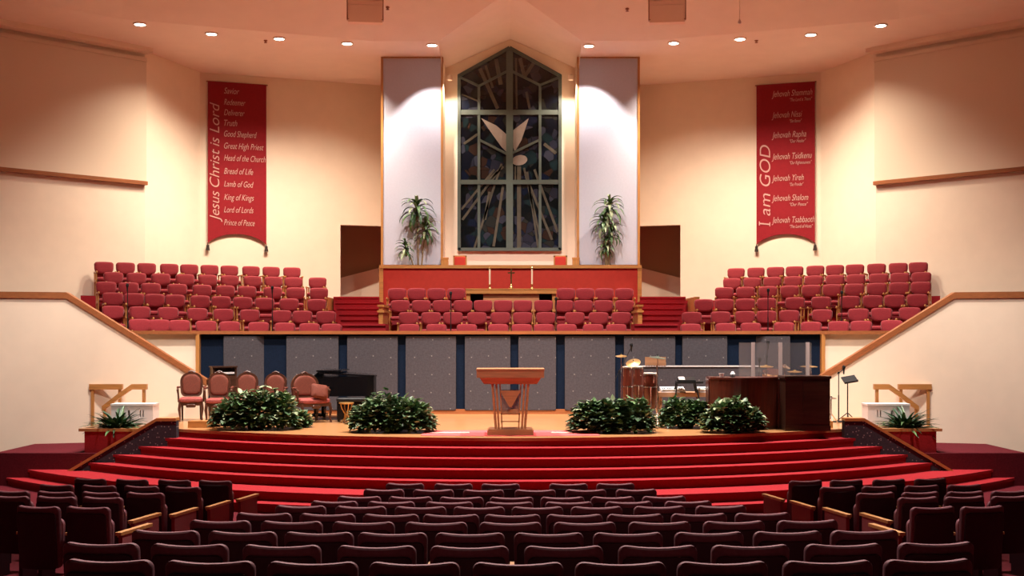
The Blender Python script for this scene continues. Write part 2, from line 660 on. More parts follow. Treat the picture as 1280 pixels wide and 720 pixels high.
# ------------------------------------------------------------------ choir terraces, aisles
CH_D = {6: 28.2, 5: 29.2, 4: 30.2, 3: 31.2, 2: 32.2, 1: 33.2}
left_rows = {
    1: ((327, 334), [(118, 142), (146, 168), (172, 195), (200, 223.5), (225.5, 248), (250.7, 273.5), (276, 298), (303, 325), (328, 350.5), (354, 376)]),
    2: ((340, 347), [(130, 154), (159.5, 182), (189.5, 213), (220, 243), (248, 272), (275.6, 299), (304, 328), (330, 354), (355, 379), (385.7, 408)]),
    3: ((352, 360), [(121, 145), (149.4, 172.6), (177.5, 200), (210, 234), (241, 265), (270, 294), (297, 321), (329.4, 353), (358, 381), (387, 410)]),
    4: ((365.5, 374), [(129, 153.6), (155.5, 180), (181.7, 205.5), (207, 231), (238, 263), (264.6, 289), (291.5, 316), (319, 343), (349, 374), (383.5, 408)]),
    5: ((382, 389), [(129, 154), (163, 187), (198.6, 222), (234.5, 259.5), (267, 292), (300, 325), (341, 363), (365.5, 390), (395, 420)]),
    6: ((398.5, 404.5), [(163, 186.5), (187.5, 211), (212, 237), (244.5, 271.5), (274, 301), (310, 337), (342.5, 369.5), (374, 399.5), (401.5, 427)])}
right_rows = {
    1: ((335, 327.5), [(909, 931), (934, 955.5), (958.5, 980), (982, 1004), (1008, 1030), (1032, 1055), (1057, 1080), (1084, 1107), (1111.4, 1134), (1136.5, 1159)]),
    2: ((347.5, 340), [(903, 927), (928.5, 951.7), (953.5, 977), (979.6, 1003), (1005, 1029), (1031.5, 1056), (1057.8, 1081.5), (1086.5, 1110), (1113, 1136.5), (1140, 1163)]),
    3: ((359, 352), [(893.7, 917), (919.5, 944), (947.5, 972), (974.5, 999), (1001.5, 1026), (1028, 1052), (1055.5, 1080), (1083.6, 1108), (1111.5, 1136), (1139, 1163)]),
    4: ((374, 367.5), [(868, 892), (893.7, 917), (919.5, 943.7), (945.8, 970), (981, 1006), (1013.5, 1039), (1050, 1074), (1078.5, 1103), (1106, 1130), (1134, 1159)]),
    5: ((390, 384), [(852, 878), (888, 914), (919, 943.7), (945.8, 970), (973.5, 999), (1014.5, 1040.5), (1060, 1085.7), (1089, 1114.6), (1124, 1150)]),
    6: ((404.5, 400), [(850, 877), (893.5, 920.5), (925, 952), (966.5, 993), (1000, 1027), (1035, 1061.4), (1063.5, 1089), (1101, 1128)])}
mid_rows = {
    3: ((360, 360), [(485, 508), (509.3, 532.6), (534.2, 557), (559, 581.5), (696.5, 718.6), (720, 743), (744.3, 767), (769, 792)]),
    4: ((375, 375), [(488, 512.5), (514.6, 538.6), (540.8, 564.5), (567, 590.7), (592, 615.6), (617.2, 640.6), (642, 665), (667.5, 691.5), (694, 716.4), (717.7, 741), (742.6, 766.4), (769, 793)]),
    5: ((390, 390), [(498, 523.5), (526.6, 551), (553.5, 578.7), (583.6, 608.5), (613, 638.2), (641, 665.5), (670, 695), (706, 731), (735.5, 761), (764, 789.5)]),
    6: ((404.8, 404.8), [(498, 525), (532, 559), (570.5, 596.5), (609.5, 636), (639.8, 664.5), (667.2, 692.7), (695.3, 721), (729, 754), (757, 784)])}


def chair_spots(rows, bent):
    out = {}
    for k, ((ya, yb), xs) in rows.items():
        l = []
        c0, c1 = sum(xs[0]) / 2, sum(xs[-1]) / 2
        for a, b in xs:
            c = (a + b) / 2
            y = ya + (yb - ya) * (c - c0) / (c1 - c0)
            d = CH_D[k]
            if bent:
                for _ in range(8):
                    d = dplan((c - CX) * d / F, CH_D[k])
            X = (c - CX) * d / F
            ang = 0
            if bent:
                q = min(1, max(0, (abs(X) - BEND + .6) / 1.2))
                ang = q * math.atan(SL) * (1 if X < 0 else -1)
            l.append((X, d, zr(y, d) - .9, ang))
        out[k] = l
    return out


SP = {'left': chair_spots(left_rows, True), 'mid': chair_spots(mid_rows, False), 'right': chair_spots(right_rows, True)}
for nm, sp in SP.items():
    for k, l in sp.items():
        n = len(l)
        mx = sum(q[0] for q in l) / n
        mz = sum(q[2] for q in l) / n
        den = sum((q[0] - mx) ** 2 for q in l)
        sl = sum((q[0] - mx) * (q[2] - mz) for q in l) / den if nm != 'mid' else 0
        zf = lambda x: mz + sl * (x - mx)
        for i, q in enumerate(l):
            l[i] = (q[0], q[1], zf(q[0]), q[3])
        x0, x1 = l[0][0], l[-1][0]
        if nm == 'mid':
            xs = [(484 - CX) * CH_D[k] / F, (794 - CX) * CH_D[k] / F]
        elif nm == 'left':
            xs = [-10.9 if k > 1 else -10.75, -BEND, max(x1 + .38, -4.0 - (6 - k) * .16)]
        else:
            xs = [min(x0 - .38, 3.75 + (6 - k) * .16), BEND, 10.9 if k > 1 else 10.75]
        mb = MB()
        dk = CH_D[k]
        bk = .29 if k > 1 else .42
        pr = []
        for x in xs:
            y = dplan(x, dk) if nm != 'mid' else dk
            y0 = y - (.71 if k < 6 else .62)
            pr.append([Vector((x, y0, zf(x) - .55)), Vector((x, y + bk, zf(x) - .55)), Vector((x, y + bk, zf(x))), Vector((x, y0, zf(x)))])
        mb.loft(pr)
        struct('choir_terrace_floor_%s_%d' % (nm, 7 - k), mb, CARPET)

# chancel stairs between the choir blocks
for s, nm in ((-1, 'left'), (1, 'right')):
    mb = MB()
    ys = [371, 377.5, 384.5, 391.5, 398, 405]
    ds = [32.2, 31.4, 30.6, 29.8, 29.0, 28.2]
    bounds = (((417, 474), (428, 482)) if s < 0 else ((800, 857), (793, 847)))
    for i, (y, d) in enumerate(zip(ys, ds)):
        q = i / 5
        pa = bounds[0][0] + (bounds[1][0] - bounds[0][0]) * q
        pb = bounds[0][1] + (bounds[1][1] - bounds[0][1]) * q
        xa, xb = (pa - CX) * d / F, (pb - CX) * d / F
        z = zr(y, d)
        mb.box(xa, xb, d, 36.9 if i == 0 else d + .85, 1.2, z)
        mb.box(xa, xb, d - .03, d + .1, z - .04, z + .004)
    struct('chancel_stairs_' + nm, mb, CARPET)

# wooden end boards of the choir blocks
for s, nm in ((-1, 'left'), (1, 'right')):
    mb = MB()
    xa = s * 4.84
    mb.prism([(0, zr(372.5, 32.2)), (s * .12, zr(372.5, 32.2)), (s * .12, 2.0), (0, 2.0)], 31.2, 33.9)
    for i, v in enumerate(mb.v):
        mb.v[i] = (v[0] + s * 4.80, v[1], v[2])
    struct('trim_choir_end_' + nm, mb, OAK)
    mb = MB()
    xi = (482 - CX) * 29.4 / F * -s
    for k, (ya) in ((5, 391), (4, 384)):
        d = CH_D[k] - .5
        x = s * abs(478.5 - CX) * d / F
        mb.box(x - .05, x + .05, d - .45, d + .75, 1.6, zr(ya, d))
        mb.box(x - .08, x + .08, d - .48, d + .78, zr(ya, d), zr(ya, d) + .05)
    struct('trim_centre_block_end_' + nm, mb, OAK)

# ------------------------------------------------------------------ red parapet and window bay
PD = 32.3
mb = MB()
mb.box(-3.49, 3.49, PD, PD + .25, 2.6, zr(335, PD))
struct('wall_parapet', mb, REDW)
mb = MB()
mb.box(-3.53, 3.53, PD - .06, PD + .35, zr(335.5, PD), zr(331.5, PD))
mb.box(-3.53, -3.42, PD - .045, PD + .28, 2.6, zr(335.5, PD))
mb.box(3.42, 3.53, PD - .045, PD + .28, 2.6, zr(335.5, PD))
struct('trim_parapet', mb, OAK)
mb = MB()
mb.box(-3.5, 3.5, PD + .25, 34.3, 3.2, zr(335, PD) - .35)
struct('baptistry_floor', mb, CARPET)

PAN = 33.0
for s, nm, pa, pb in ((-1, 'left', 477, 553.5), (1, 'right', 721.5, 799)):
    xa, xb = (pa - CX) * PAN / F, (pb - CX) * PAN / F
    mb = MB()
    mb.box(xa, xb, PAN, 37.2, 3.2, 10.62)
    struct('wall_bay_pier_' + nm, mb, WALL)
    mb = MB()
    mb.box(xa + .05, xb - .05, PAN - .05, PAN + .02, zr(331, PAN), zr(73.5, PAN))
    struct('wall_pier_panel_' + nm, mb, LILAC)
    mb = MB()
    mb.box(xa - .01, xa + .05, PAN - .08, PAN + .02, zr(333, PAN), zr(72, PAN))
    mb.box(xb - .05, xb + .01, PAN - .08, PAN + .02, zr(333, PAN), zr(72, PAN))
    mb.box(xa + .05, xb - .05, PAN - .08, PAN + .02, zr(73.5, PAN), zr(72, PAN))
    struct('trim_pier_' + nm, mb, OAKV)

WD = 34.2
EAV, APX = zr(86, WD), zr(49, WD)
mb = MB()
mb.prism([(-1.9, 3.0), (1.9, 3.0), (1.9, EAV), (0, APX), (-1.9, EAV)], WD, WD + .3)
struct('wall_window', mb, WALL)

# stained glass window: glass, lead frame, mullions, amber rays, dove
wl = lambda px, py, off=0: Vector(((px - CX) * WD / F, WD - off, zr(py, WD)))


def wpoly(pts, off, th):
    m = MB()
    m.prism([(wl(x, y).x, wl(x, y).z) for x, y in pts], WD - off - th, WD - off)
    return m


def wbar(x1, y1, x2, y2, wd, off, th, m):
    a, b = wl(x1, y1), wl(x2, y2)
    d = Vector((b.x - a.x, 0, b.z - a.z))
    n = Vector((-d.z, 0, d.x)).normalized() * (wd * WD / F / 2)
    m.prism([(a.x + n.x, a.z + n.z), (b.x + n.x, b.z + n.z), (b.x - n.x, b.z - n.z), (a.x - n.x, a.z - n.z)], WD - off - th, WD - off)


win = wpoly([(573, 313), (701, 313), (701, 95), (637, 59.5), (573, 95)], .01, .02)
win = struct('window_1', win, GLASS)
fr = MB()
for a, b in (((574, 313), (574, 95)), ((700, 313), (700, 95)), ((573, 96), (637, 60.5)), ((637, 60.5), (701, 96)), ((573, 312), (701, 312))):
    wbar(*a, *b, 4, .0, .12, fr)
fr.build('window_frame', LEAD, win)
mu = MB()
wbar(637, 62, 637, 312, 8.5, .03, .07, mu)
for y, h in ((141, 6), (228, 5.5)):
    wbar(575, y, 699, y, h, .03, .06, mu)
for x in (598.7, 675):
    wbar(x, 108, x, 311, 3.4, .03, .05, mu)
for q in ((575, 97, 598.7, 108), (598.7, 108, 637, 88), (637, 88, 675, 107), (675, 107, 699, 97), (598.7, 175, 634, 193), (640, 192, 675, 175)):
    wbar(*q, 3, .03, .045, mu)
mu.build('mullions', LEAD, win)
for q in ((629, 208, 608, 228, 3.5), (627, 205, 593, 310, 2.6), (622, 215, 578, 275, 3), (618, 212, 577, 262, 2.6), (629, 232, 617, 308, 3.2), (612, 240, 606, 275, 3.4), (644, 208, 644, 228, 2), (648.8, 208, 648.8, 310, 5), (655, 210, 676, 300, 2.6), (662, 232, 690, 300, 3), (668, 212, 697, 290, 3), (659, 215, 673, 312, 2.6), (600, 86, 622, 136, 4.5), (607, 82, 616, 110, 3), (620, 74, 626, 106, 5), (645, 73, 646, 136, 2.4), (650, 73, 655, 94, 4.5), (667, 79, 656, 96, 4), (658, 115, 662, 136, 3), (601, 128, 577, 118, 2), (580, 180, 597, 168, 3), (680, 180, 695, 192, 4)):
    m = MB()
    wbar(*q, .03, .012, m)
    m.build('glass_ray', RAY, win)
for pts in ([(601.5, 148), (620, 157), (633, 168), (633, 190), (627, 184), (616, 169)], [(661, 148), (641.5, 163), (641.5, 184), (643.5, 190), (652, 175)]):
    wpoly(pts, .03, .016).build('dove_wing', DOVE, win)
wpoly([(649.5 + 9.5 * math.cos(a) - 1.5 * math.sin(a), 200.5 + 6.5 * math.sin(a)) for a in [2 * PI * k / 20 for k in range(20)]], .03, .016).build('dove_body', DOVE, win)

# ------------------------------------------------------------------ back walls, passages, screens
WTOP = 10.75


def wallseg(name, a, b, z0, z1, th=.2, m=WALL, holes=None):
    """vertical wall from plan point a to b; holes = list of (s0,s1,za,zb) along it"""
    a, b = Vector((*a, 0)), Vector((*b, 0))
    L = (b - a).length
    u = (b - a).normalized()
    n = Vector((-u.y, u.x, 0))
    mb = MB()

    def pc(s0, s1, za, zb):
        p = [a + u * s0, a + u * s1, a + u * s1 + n * th, a + u * s0 + n * th]
        mb.add([(q.x, q.y, za) for q in p] + [(q.x, q.y, zb) for q in p], [(0, 3, 2, 1), (4, 5, 6, 7), (0, 1, 5, 4), (1, 2, 6, 5), (2, 3, 7, 6), (3, 0, 4, 7)])
    if holes:
        s = 0
        for s0, s1, za, zb in holes:
            if s0 > s:
                pc(s, s0, z0, z1)
            if za > z0:
                pc(s0, s1, z0, za)
            pc(s0, s1, zb, z1)
            s = s1
        if s < L:
            pc(s, L, z0, z1)
    else:
        pc(0, L, z0, z1)
    return struct(name, mb, m)


A0, A1 = (-8.85, 34.2), (-3.55, 36.05)     # left back wall, outer corner to pier
B1 = (-9.75, 32.0)
C1 = (-14.0, 27.75)


def on_line(a, b, px):
    """plan point where photo column px meets the line a-b"""
    k = (px - CX) / F
    dx, dd = b[0] - a[0], b[1] - a[1]
    t = (k * a[1] - a[0]) / (dx - k * dd)
    return Vector((a[0] + t * dx, a[1] + t * dd)), t


def flip(p):
    return (-p[0], p[1])


LND = zr(371, 32.2)
pl, tl = on_line(A0, A1, 425.5)
Llen = (Vector(A1) - Vector(A0)).length
ztop = zr(281, pl.y)
wallseg('wall_back_left', A0, A1, 2.0, WTOP, holes=[(tl * Llen, Llen, 2.0, ztop)])
wallseg('wall_back_right', flip(A1), flip(A0), 2.0, WTOP, holes=[(0, Llen * (1 - tl), 2.0, ztop)])
wallseg('wall_side_left', B1, A0, 2.0, WTOP)
wallseg('wall_side_right', flip(A0), flip(B1), 2.0, WTOP)
wallseg('wall_screen_left', C1, B1, 0, WTOP)
wallseg('wall_screen_right', flip(B1), flip(C1), 0, WTOP)
for s, nm in ((-1, 'left'), (1, 'right')):
    mb = MB()
    x0, x1 = sorted((s * 3.3, s * 6.6))
    mb.box(x0, x1, 37.6, 37.8, 2.5, 6.4)
    mb.box(x0, x1, 36.3, 37.8, ztop + .25, ztop + .4)
    mb.box(*sorted((s * 6.5, s * 6.65)), 35.45, 37.8, 2.5, 6.4)
    struct('wall_passage_' + nm, mb, BROWN)
    mb = MB()
    mb.box(x0, x1, 35.2, 37.7, LND - .25, LND - .005)
    struct('passage_floor_' + nm, mb, CARPET)
    mb = MB()
    q = [(s * 3.4, LND), (s * 6.5, LND), (s * 6.5, LND + .45), (s * 3.4, LND + 1.25)]
    mb.prism(q, 37.4, 37.55)
    struct('wall_passage_stair_' + nm, mb, WALL)

# ceiling: a flatter strip by the back wall, a fold, then rising towards the hall, gabled over the window
fold = [(-14.5, 25.0), (-9.5, 29.3), (-3.6, 31.5), (3.6, 31.5), (9.5, 29.3), (14.5, 25.0)]
ZF = 9.52 + STG
outer = [(-17, 30.0), (-11.0, 34.9), (-3.9, 37.0), (3.9, 37.0), (11.0, 34.9), (17, 30.0)]
ZO = 9.23 + STG
inner = [(-9.0, 14.0), (-5.2, 18.0), (-2.2, 19.6), (2.2, 19.6), (5.2, 18.0), (9.0, 14.0)]
ZI = 9.52 + .33 * 11.9 + STG
BX = 1.88
mb = MB()
for i in (0, 1, 3, 4):
    mb.add([(*outer[i], ZO), (*outer[i + 1], ZO), (*fold[i + 1], ZF), (*fold[i], ZF)], [(0, 1, 2, 3)])
    mb.add([(*fold[i], ZF), (*fold[i + 1], ZF), (*inner[i + 1], ZI), (*inner[i], ZI)], [(0, 1, 2, 3)])
# middle: leave the bay open; the gable meets the rising part at (0, YV)
slope = (ZI - ZF) / (31.5 - 19.6)
YV = 31.5 - (APX - ZF) / slope
zb = lambda y: ZF + (ZO - ZF) * (y - 31.5) / 5.5
for s in (-1, 1):
    mb.add([(s * 3.9, 37, ZO), (s * 3.6, 31.5, ZF), (s * BX, 31.5, ZF), (s * BX, 37, ZO)], [(0, 1, 2, 3)])
    mb.add([(s * 3.6, 31.5, ZF), (s * 2.2, 19.6, ZI), (0, 19.6, ZI), (0, YV, APX), (s * BX, 31.5, ZF)], [(0, 1, 2, 3, 4)])
    mb.add([(0, 34.4, APX), (0, YV, APX), (s * BX, 31.5, ZF), (s * BX, 31.5, ZF - .001), (s * BX, 34.4, EAV)], [(0, 1, 2, 4)])
    mb.add([(s * BX, 31.5, ZF), (s * BX, 34.4, ZF), (s * BX, 34.4, EAV - .3), (s * BX, 33.0, EAV - .3)], [(0, 1, 2, 3)])
mb.add([(*inner[0], ZI), (*inner[1], ZI), (*inner[2], ZI), (*inner[3], ZI), (*inner[4], ZI), (*inner[5], ZI), (9, 0, ZI), (-9, 0, ZI)], [(0, 1, 2, 3, 4, 5, 6, 7)])
mb.add([(*inner[0], ZI), (-9, 0, ZI), (-14.5, 0, ZF), (*fold[0], ZF)], [(0, 1, 2, 3)])
mb.add([(*inner[5], ZI), (9, 0, ZI), (14.5, 0, ZF), (*fold[5], ZF)], [(0, 1, 2, 3)])
struct('ceiling', mb, CEIL, smooth=False)


def frame_on(a, b, px, off):
    """matrix at the wall a-b: x along the wall to the right, y away from the viewer, z up; origin at column px, height 0"""
    p, t = on_line(a, b, px)
    u = (Vector(b) - Vector(a)).normalized()
    n = Vector((u.y, -u.x))
    if n.y > 0:
        n = -n
    p = p + n * off
    return p, math.atan2(u.y, u.x)


# soffit boxes and projection screens on the angled side walls
for s, nm in ((-1, 'left'), (1, 'right')):
    a, b = (C1, B1) if s < 0 else (flip(B1), flip(C1))
    p, rz = frame_on(a, b, 181 if s < 0 else 2 * CX - 181, .06)
    L = 4.2
    x0, x1 = (-L, 0) if s < 0 else (0, L)
    z0, z1 = zr(228, 31.6), zr(76, 31.8)
    t = thing('projection_screen', 'large pale projection screen high on the angled %s wall beside the red banner' % nm, 'screen', (p.x, p.y, z0), rz, 'pale wall screens')
    m = MB()
    m.box(x0, x1, -.03, .0, .06, z1 - z0)
    m.build('screen_sheet', SCREEN, t)
    m = MB()
    m.box(x0 - .02, x1 + .02, -.07, .03, -.03, .07)
    m.build('bottom_bar', TRIM, t)
    m = MB()
    m.box(x0, x1, -.06, .04, z1 - z0, z1 - z0 + .1)
    m.build('top_housing', SCREEN, t)
    mb = MB()
    mb.box(x0 - .1, x1 + .05, -.3, .05, z1 + .22, WTOP, T(p.x, p.y, 0, rz=rz))
    struct('wall_soffit_' + nm, mb, WALL)

# ------------------------------------------------------------------ recessed ceiling lamps


def ceil_z(x, y):
    ax = abs(x)
    for i in (2, 3, 4):
        pass
    pts = fold[3:]
    d = None
    if ax < 3.6:
        fy, oy = 31.5, 37.0
    elif ax < 9.5:
        q = (ax - 3.6) / 5.9
        fy = 31.5 + (29.3 - 31.5) * q
        oy = 37 - 2.1 * (ax - 3.9) / 7.1
    else:
        q = (ax - 9.5) / 5
        fy = 29.3 - 4.3 * q
        oy = 34.9 - 4.9 * (ax - 11) / 6
    q = (y - fy) / (oy - fy)
    if q >= 0:
        return ZF + (ZO - ZF) * q
    return ZF - slope * (y - fy)


lamps = [(175, 30), (264.5, 42), (349, 48), (434, 54), (540, 56), (736, 57), (842, 53.5), (925, 48.5), (1013.5, 43), (1101, 31.5)]
lname = ['leftmost', 'second from left', 'third from left', 'fourth from left', 'fifth from left, just left of the window gable', 'fifth from right, just right of the window gable', 'fourth from right', 'third from right', 'second from right', 'rightmost']
for i, (px, py) in enumerate(lamps):
    d = 31
    for _ in range(30):
        X = (px - CX) * d / F
        d = d + .5 * ((ceil_z(X, d) - EYE) * F / (HY - py) - d)
    X = (px - CX) * d / F
    z = ceil_z(X, d)
    t = thing('ceiling_downlight', 'glowing recessed ceiling downlight, ' + lname[i] + ' in the arc', 'ceiling light', (X, d, z), 0, 'recessed ceiling downlights')
    m = MB()
    m.lathe([(.13, -.02), (.17, -.03), (.17, .03), (.13, .03)], 20)
    m.build('trim_ring', RING, t)
    m = MB()
    m.lathe([(.001, -.035), (.08, -.032), (.13, -.018), (.13, .02)], 20)
    m.build('bulb', LAMP, t)
    wy = 1.0
    if 4 <= i <= 5:
        spot('downlight_beam', (X, d, z - .06), (X, d + .75, z - 3), E_CAN * .36, 80, .35, NEUT, .05)
    else:
        v = Vector((X, d - 26)).normalized()
        spot('downlight_beam', (X, d, z - .06), (X + v.x * (.9 if 0 < i < 9 else .15), d + v.y * (.9 if 0 < i < 9 else .15), z - 3), E_CAN * (.1 if i in (0, 9) else .5 if i in (1, 8) else .95), 110 if 0 < i < 9 else 66, 1, WARM, .06)
# strip lamps hidden behind the piers, washing the window wall
for s in (-1, 1):
    t = thing('cove_lamp', 'small lamp tucked behind the %s pier lighting the window wall' % ('left' if s < 0 else 'right'), 'lamp', (s * 1.68, 33.3, zr(100, 33.3)), 0)
    m = MB()
    m.lathe([(.001, 0), (.07, 0), (.07, .12), (.03, .16), (.001, .16)], 12)
    m.build('lamp_can', RING, t)
    spot('cove_beam', (s * 1.66, 33.25, zr(100, 33.3) - .05), (s * 1.5, 34.15, 6.0), E_BAY, 130, .5, WARM, .05)

# ------------------------------------------------------------------ banners
BZ = 0.0


def text_mesh(body, width, height, shear=.3, bold=0.0, serif=False):
    cu = bpy.data.curves.new('t', 'FONT')
    cu.body = body
    cu.shear = shear
    cu.size = 1
    cu.extrude = .012
    cu.offset = bold
    o = bpy.data.objects.new('t', cu)
    C.objects.link(o)
    bpy.context.view_layer.update()
    dg = bpy.context.evaluated_depsgraph_get()
    me = bpy.data.meshes.new_from_object(o.evaluated_get(dg))
    bpy.data.objects.remove(o)
    bpy.data.curves.remove(cu)
    xs = [v.co.x for v in me.vertices]
    x0, x1 = min(xs), max(xs)
    sx, sy = width / (x1 - x0), height / .73
    for v in me.vertices:
        x, y, z = v.co
        v.co = ((x - x0) * sx, z * .3, y * sy)
    return me


def letter(parent, body, x, z, width, height, vertical=False, bold=0.0, shear=.3):
    me = text_mesh(body, width, height, shear, bold)
    if vertical:
        for v in me.vertices:
            v.co = (x - v.co.z, v.co.y - .022, z + v.co.x)
    else:
        for v in me.vertices:
            v.co = (x + v.co.x, v.co.y - .022, z + v.co.z)
    me.materials.clear()
    me.materials.append(LETT)
    o = bpy.data.objects.new('lettering', me)
    C.objects.link(o)
    o.parent = parent
    return o


def banner(side, pxl, pxr, ytop, ylow, label):
    a, b = (A0, A1) if side < 0 else (flip(A1), flip(A0))
    p, rz = frame_on(a, b, pxl, .07)
    pr, _ = frame_on(a, b, pxr, .07)
    Wd = (pr - p).length
    d = (p.y + pr.y) / 2
    z0, z1 = zr(ylow, d), zr(ytop, d)
    t = thing('banner', label, 'banner', (p.x, p.y, z0), rz)
    U = lambda px: ((px - pxl) / (pxr - pxl)) * Wd
    Z = lambda py: zr(py, d) - z0
    n = 20
    arch = Z(ylow - 12.5)
    poly = [(0, z1 - z0), (0, 0)] + [(Wd * k / n, arch * (1 - (2 * k / n - 1) ** 2) ** .8) for k in range(1, n)] + [(Wd, 0), (Wd, z1 - z0)]
    m = MB()
    m.prism(poly, -.012, .012)
    m.build('cloth', BANN, t, smooth=False)
    m = MB()
    m.tube([(-.04, .02, z1 - z0), (Wd + .04, .02, z1 - z0)], .018, 8)
    m.build('hanging_rod', TRIM, t)
    for x in (0, Wd):
        m = MB()
        m.lathe([(.008, .03), (.012, -.03), (.045, -.06), (.04, -.09), (.06, -.2), (.001, -.205)], 10)
        m.build('tassel', TASS, t, loc=(x, 0, 0))
    return t, U, Z, d


t, U, Z, d = banner(-1, 259.5, 332.5, 104, 305, 'tall dark red banner lettered Jesus Christ is Lord, with tassels, left of the window')
k = d / F
for body, y0, y1 in (('Jesus', 278, 240), ('Christ', 235, 188), ('is', 184, 173.5), ('Lord', 167.5, 130)):
    letter(t, body, U(273.5), Z(y0), (y0 - y1) * k, 12.5 * k, True, -.008, .28)
for body, y, x1 in (('Savior', 118, 298), ('Redeemer', 132, 305.5), ('Deliverer', 145, 304.5), ('Truth', 158, 295.5), ('Good Shepherd', 171.5, 319.5), ('Great High Priest', 186.5, 328), ('Head of the Church', 201.5, 330.5), ('Bread of Life', 218, 315), ('Lamb of God', 234, 315.5), ('King of Kings', 250.5, 316), ('Lord of Lords', 266, 315.5), ('Prince of Peace', 282, 317)):
    x0 = 279.5
    letter(t, body, U(x0), Z(y), (x1 - x0) * k, 7.8 * k, bold=-.006)
t, U, Z, d = banner(1, 946, 1019, 104.5, 305, 'tall dark red banner lettered I am GOD, with tassels, right of the window')
k = d / F
for body, y0, y1 in (('I', 283, 278), ('am', 269, 241), ('GOD', 232, 180)):
    if body == 'I':
        m = MB()
        h_ = 14 * k
        up = [(-.11, 0), (.11, 0), (.11, .06), (.035, .09), (.035, .91), (.11, .94), (.11, 1), (-.11, 1), (-.11, .94), (-.035, .91), (-.035, .09), (-.11, .06)]
        m.prism([(U(963.5) - q * h_, Z(280) + p * h_ * 1.7 + q * h_ * .12) for p, q in up], -.026, -.018)
        m.build('lettering', LETT, t, smooth=False)
        continue
    letter(t, body, U(963.5), Z(y0), (y0 - y1) * k, 14 * k, True, -.008, .22)
for body, sub, y, x1 in (('Jehovah Shammah', '"The Lord is There"', 120.5, 1015), ('Jehovah Nissi', '"Our Banner"', 147, 1002.5), ('Jehovah Rapha', '"Our Healer"', 172, 1007.5), ('Jehovah Tsidkenu', '"Our Righteousness"', 199, 1014.5), ('Jehovah Yireh', '"Our Provider"', 226, 1004.5), ('Jehovah Shalom', '"Our Peace"', 251, 1010), ('Jehovah Tsabbaoth', '"The Lord of Hosts"', 278.5, 1018)):
    letter(t, body, U(965.5), Z(y), (x1 - 965.5) * k, 8 * k, bold=-.006)
    sx1 = min(x1 + 0, 1016)
    letter(t, sub, U(988), Z(y + 6.8), (sx1 - 988) * k, 4.2 * k, bold=-.004)

# ------------------------------------------------------------------ ceiling fittings
for s, x0, x1, nm in ((-1, 435, 478, 'left'), (1, 812, 856, 'right')):
    d = 27.6
    a, b = at(x0, 5, d), at(x1, 28, d)
    t = thing('ceiling_speaker', 'tan box loudspeaker hung from the ceiling, upper %s of the window' % nm, 'speaker', ((a.x + b.x) / 2, d, b.z), 0)
    t.rotation_euler = (0, 0, R(-7 * s))
    W2, H = (b.x - a.x) / 2, a.z - b.z
    m = MB()
    m.loft([[(-W2, -.02, .0), (W2, -.02, .0), (W2, .2, .0), (-W2, .2, .0)], [(-W2, -.28, H), (W2, -.28, H), (W2, .28, H), (-W2, .28, H)], [(-W2, -.2, H + .2), (W2, -.2, H + .2), (W2, .28, H + .2), (-W2, .28, H + .2)]])
    m.build('cabinet', SPEAK, t, smooth=False)
    m = MB()
    m.box(-W2 + .03, W2 - .03, -.01, .01, .03, H - .02, T(0, -.02, 0, rx=math.atan(.26 / H)))
    m.build('grille', SPEAK, t)
    for q in (-1, 1):
        m = MB()
        m.box(q * W2 - .025, q * W2 + .025, -.06, .06, .05, H + .25)
        m.tube([(q * (W2 + .02), 0, H + .2), (q * (W2 + .02), 0, ceil_z(t.location.x, d) - b.z + .02)], .012, 6)
        m.build('bracket', TRIM, t)
for px, py, w_ in ((332, 50.5, 'left of the window, over the red banner'), (945.5, 50.5, 'right of the window, over the I am GOD banner'), (484.5, 9, 'beside the left hung loudspeaker'), (784, 11, 'beside the right hung loudspeaker')):
    d = 31
    for _ in range(30):
        d = d + .5 * ((ceil_z((px - CX) * d / F, d) - EYE) * F / (HY - py) - d)
    X = (px - CX) * d / F
    m = MB()
    m.lathe([(.001, -.07), (.045, -.065), (.02, -.03), (.05, -.012), (.05, .02)], 10)
    tag(m.build('sprinkler_head', TRIM, loc=(X, d, ceil_z(X, d))), 'tiny dark sprinkler head on ceiling, ' + w_, 'sprinkler')
p = at(924.5, 27, 27.5)
t = thing('hanging_microphone', 'small pale microphone hanging on a thin cable right of the right loudspeaker', 'microphone', p)
m = MB()
m.lathe([(.001, -.06), (.035, -.05), (.04, 0), (.015, .04), (.001, .05)], 10)
m.build('capsule', WHITE, t)
m = MB()
m.tube([(0, 0, .03), (0, 0, ceil_z(p.x, p.y) - p.z + .02)], .008, 6)
m.build('cable', RING, t)

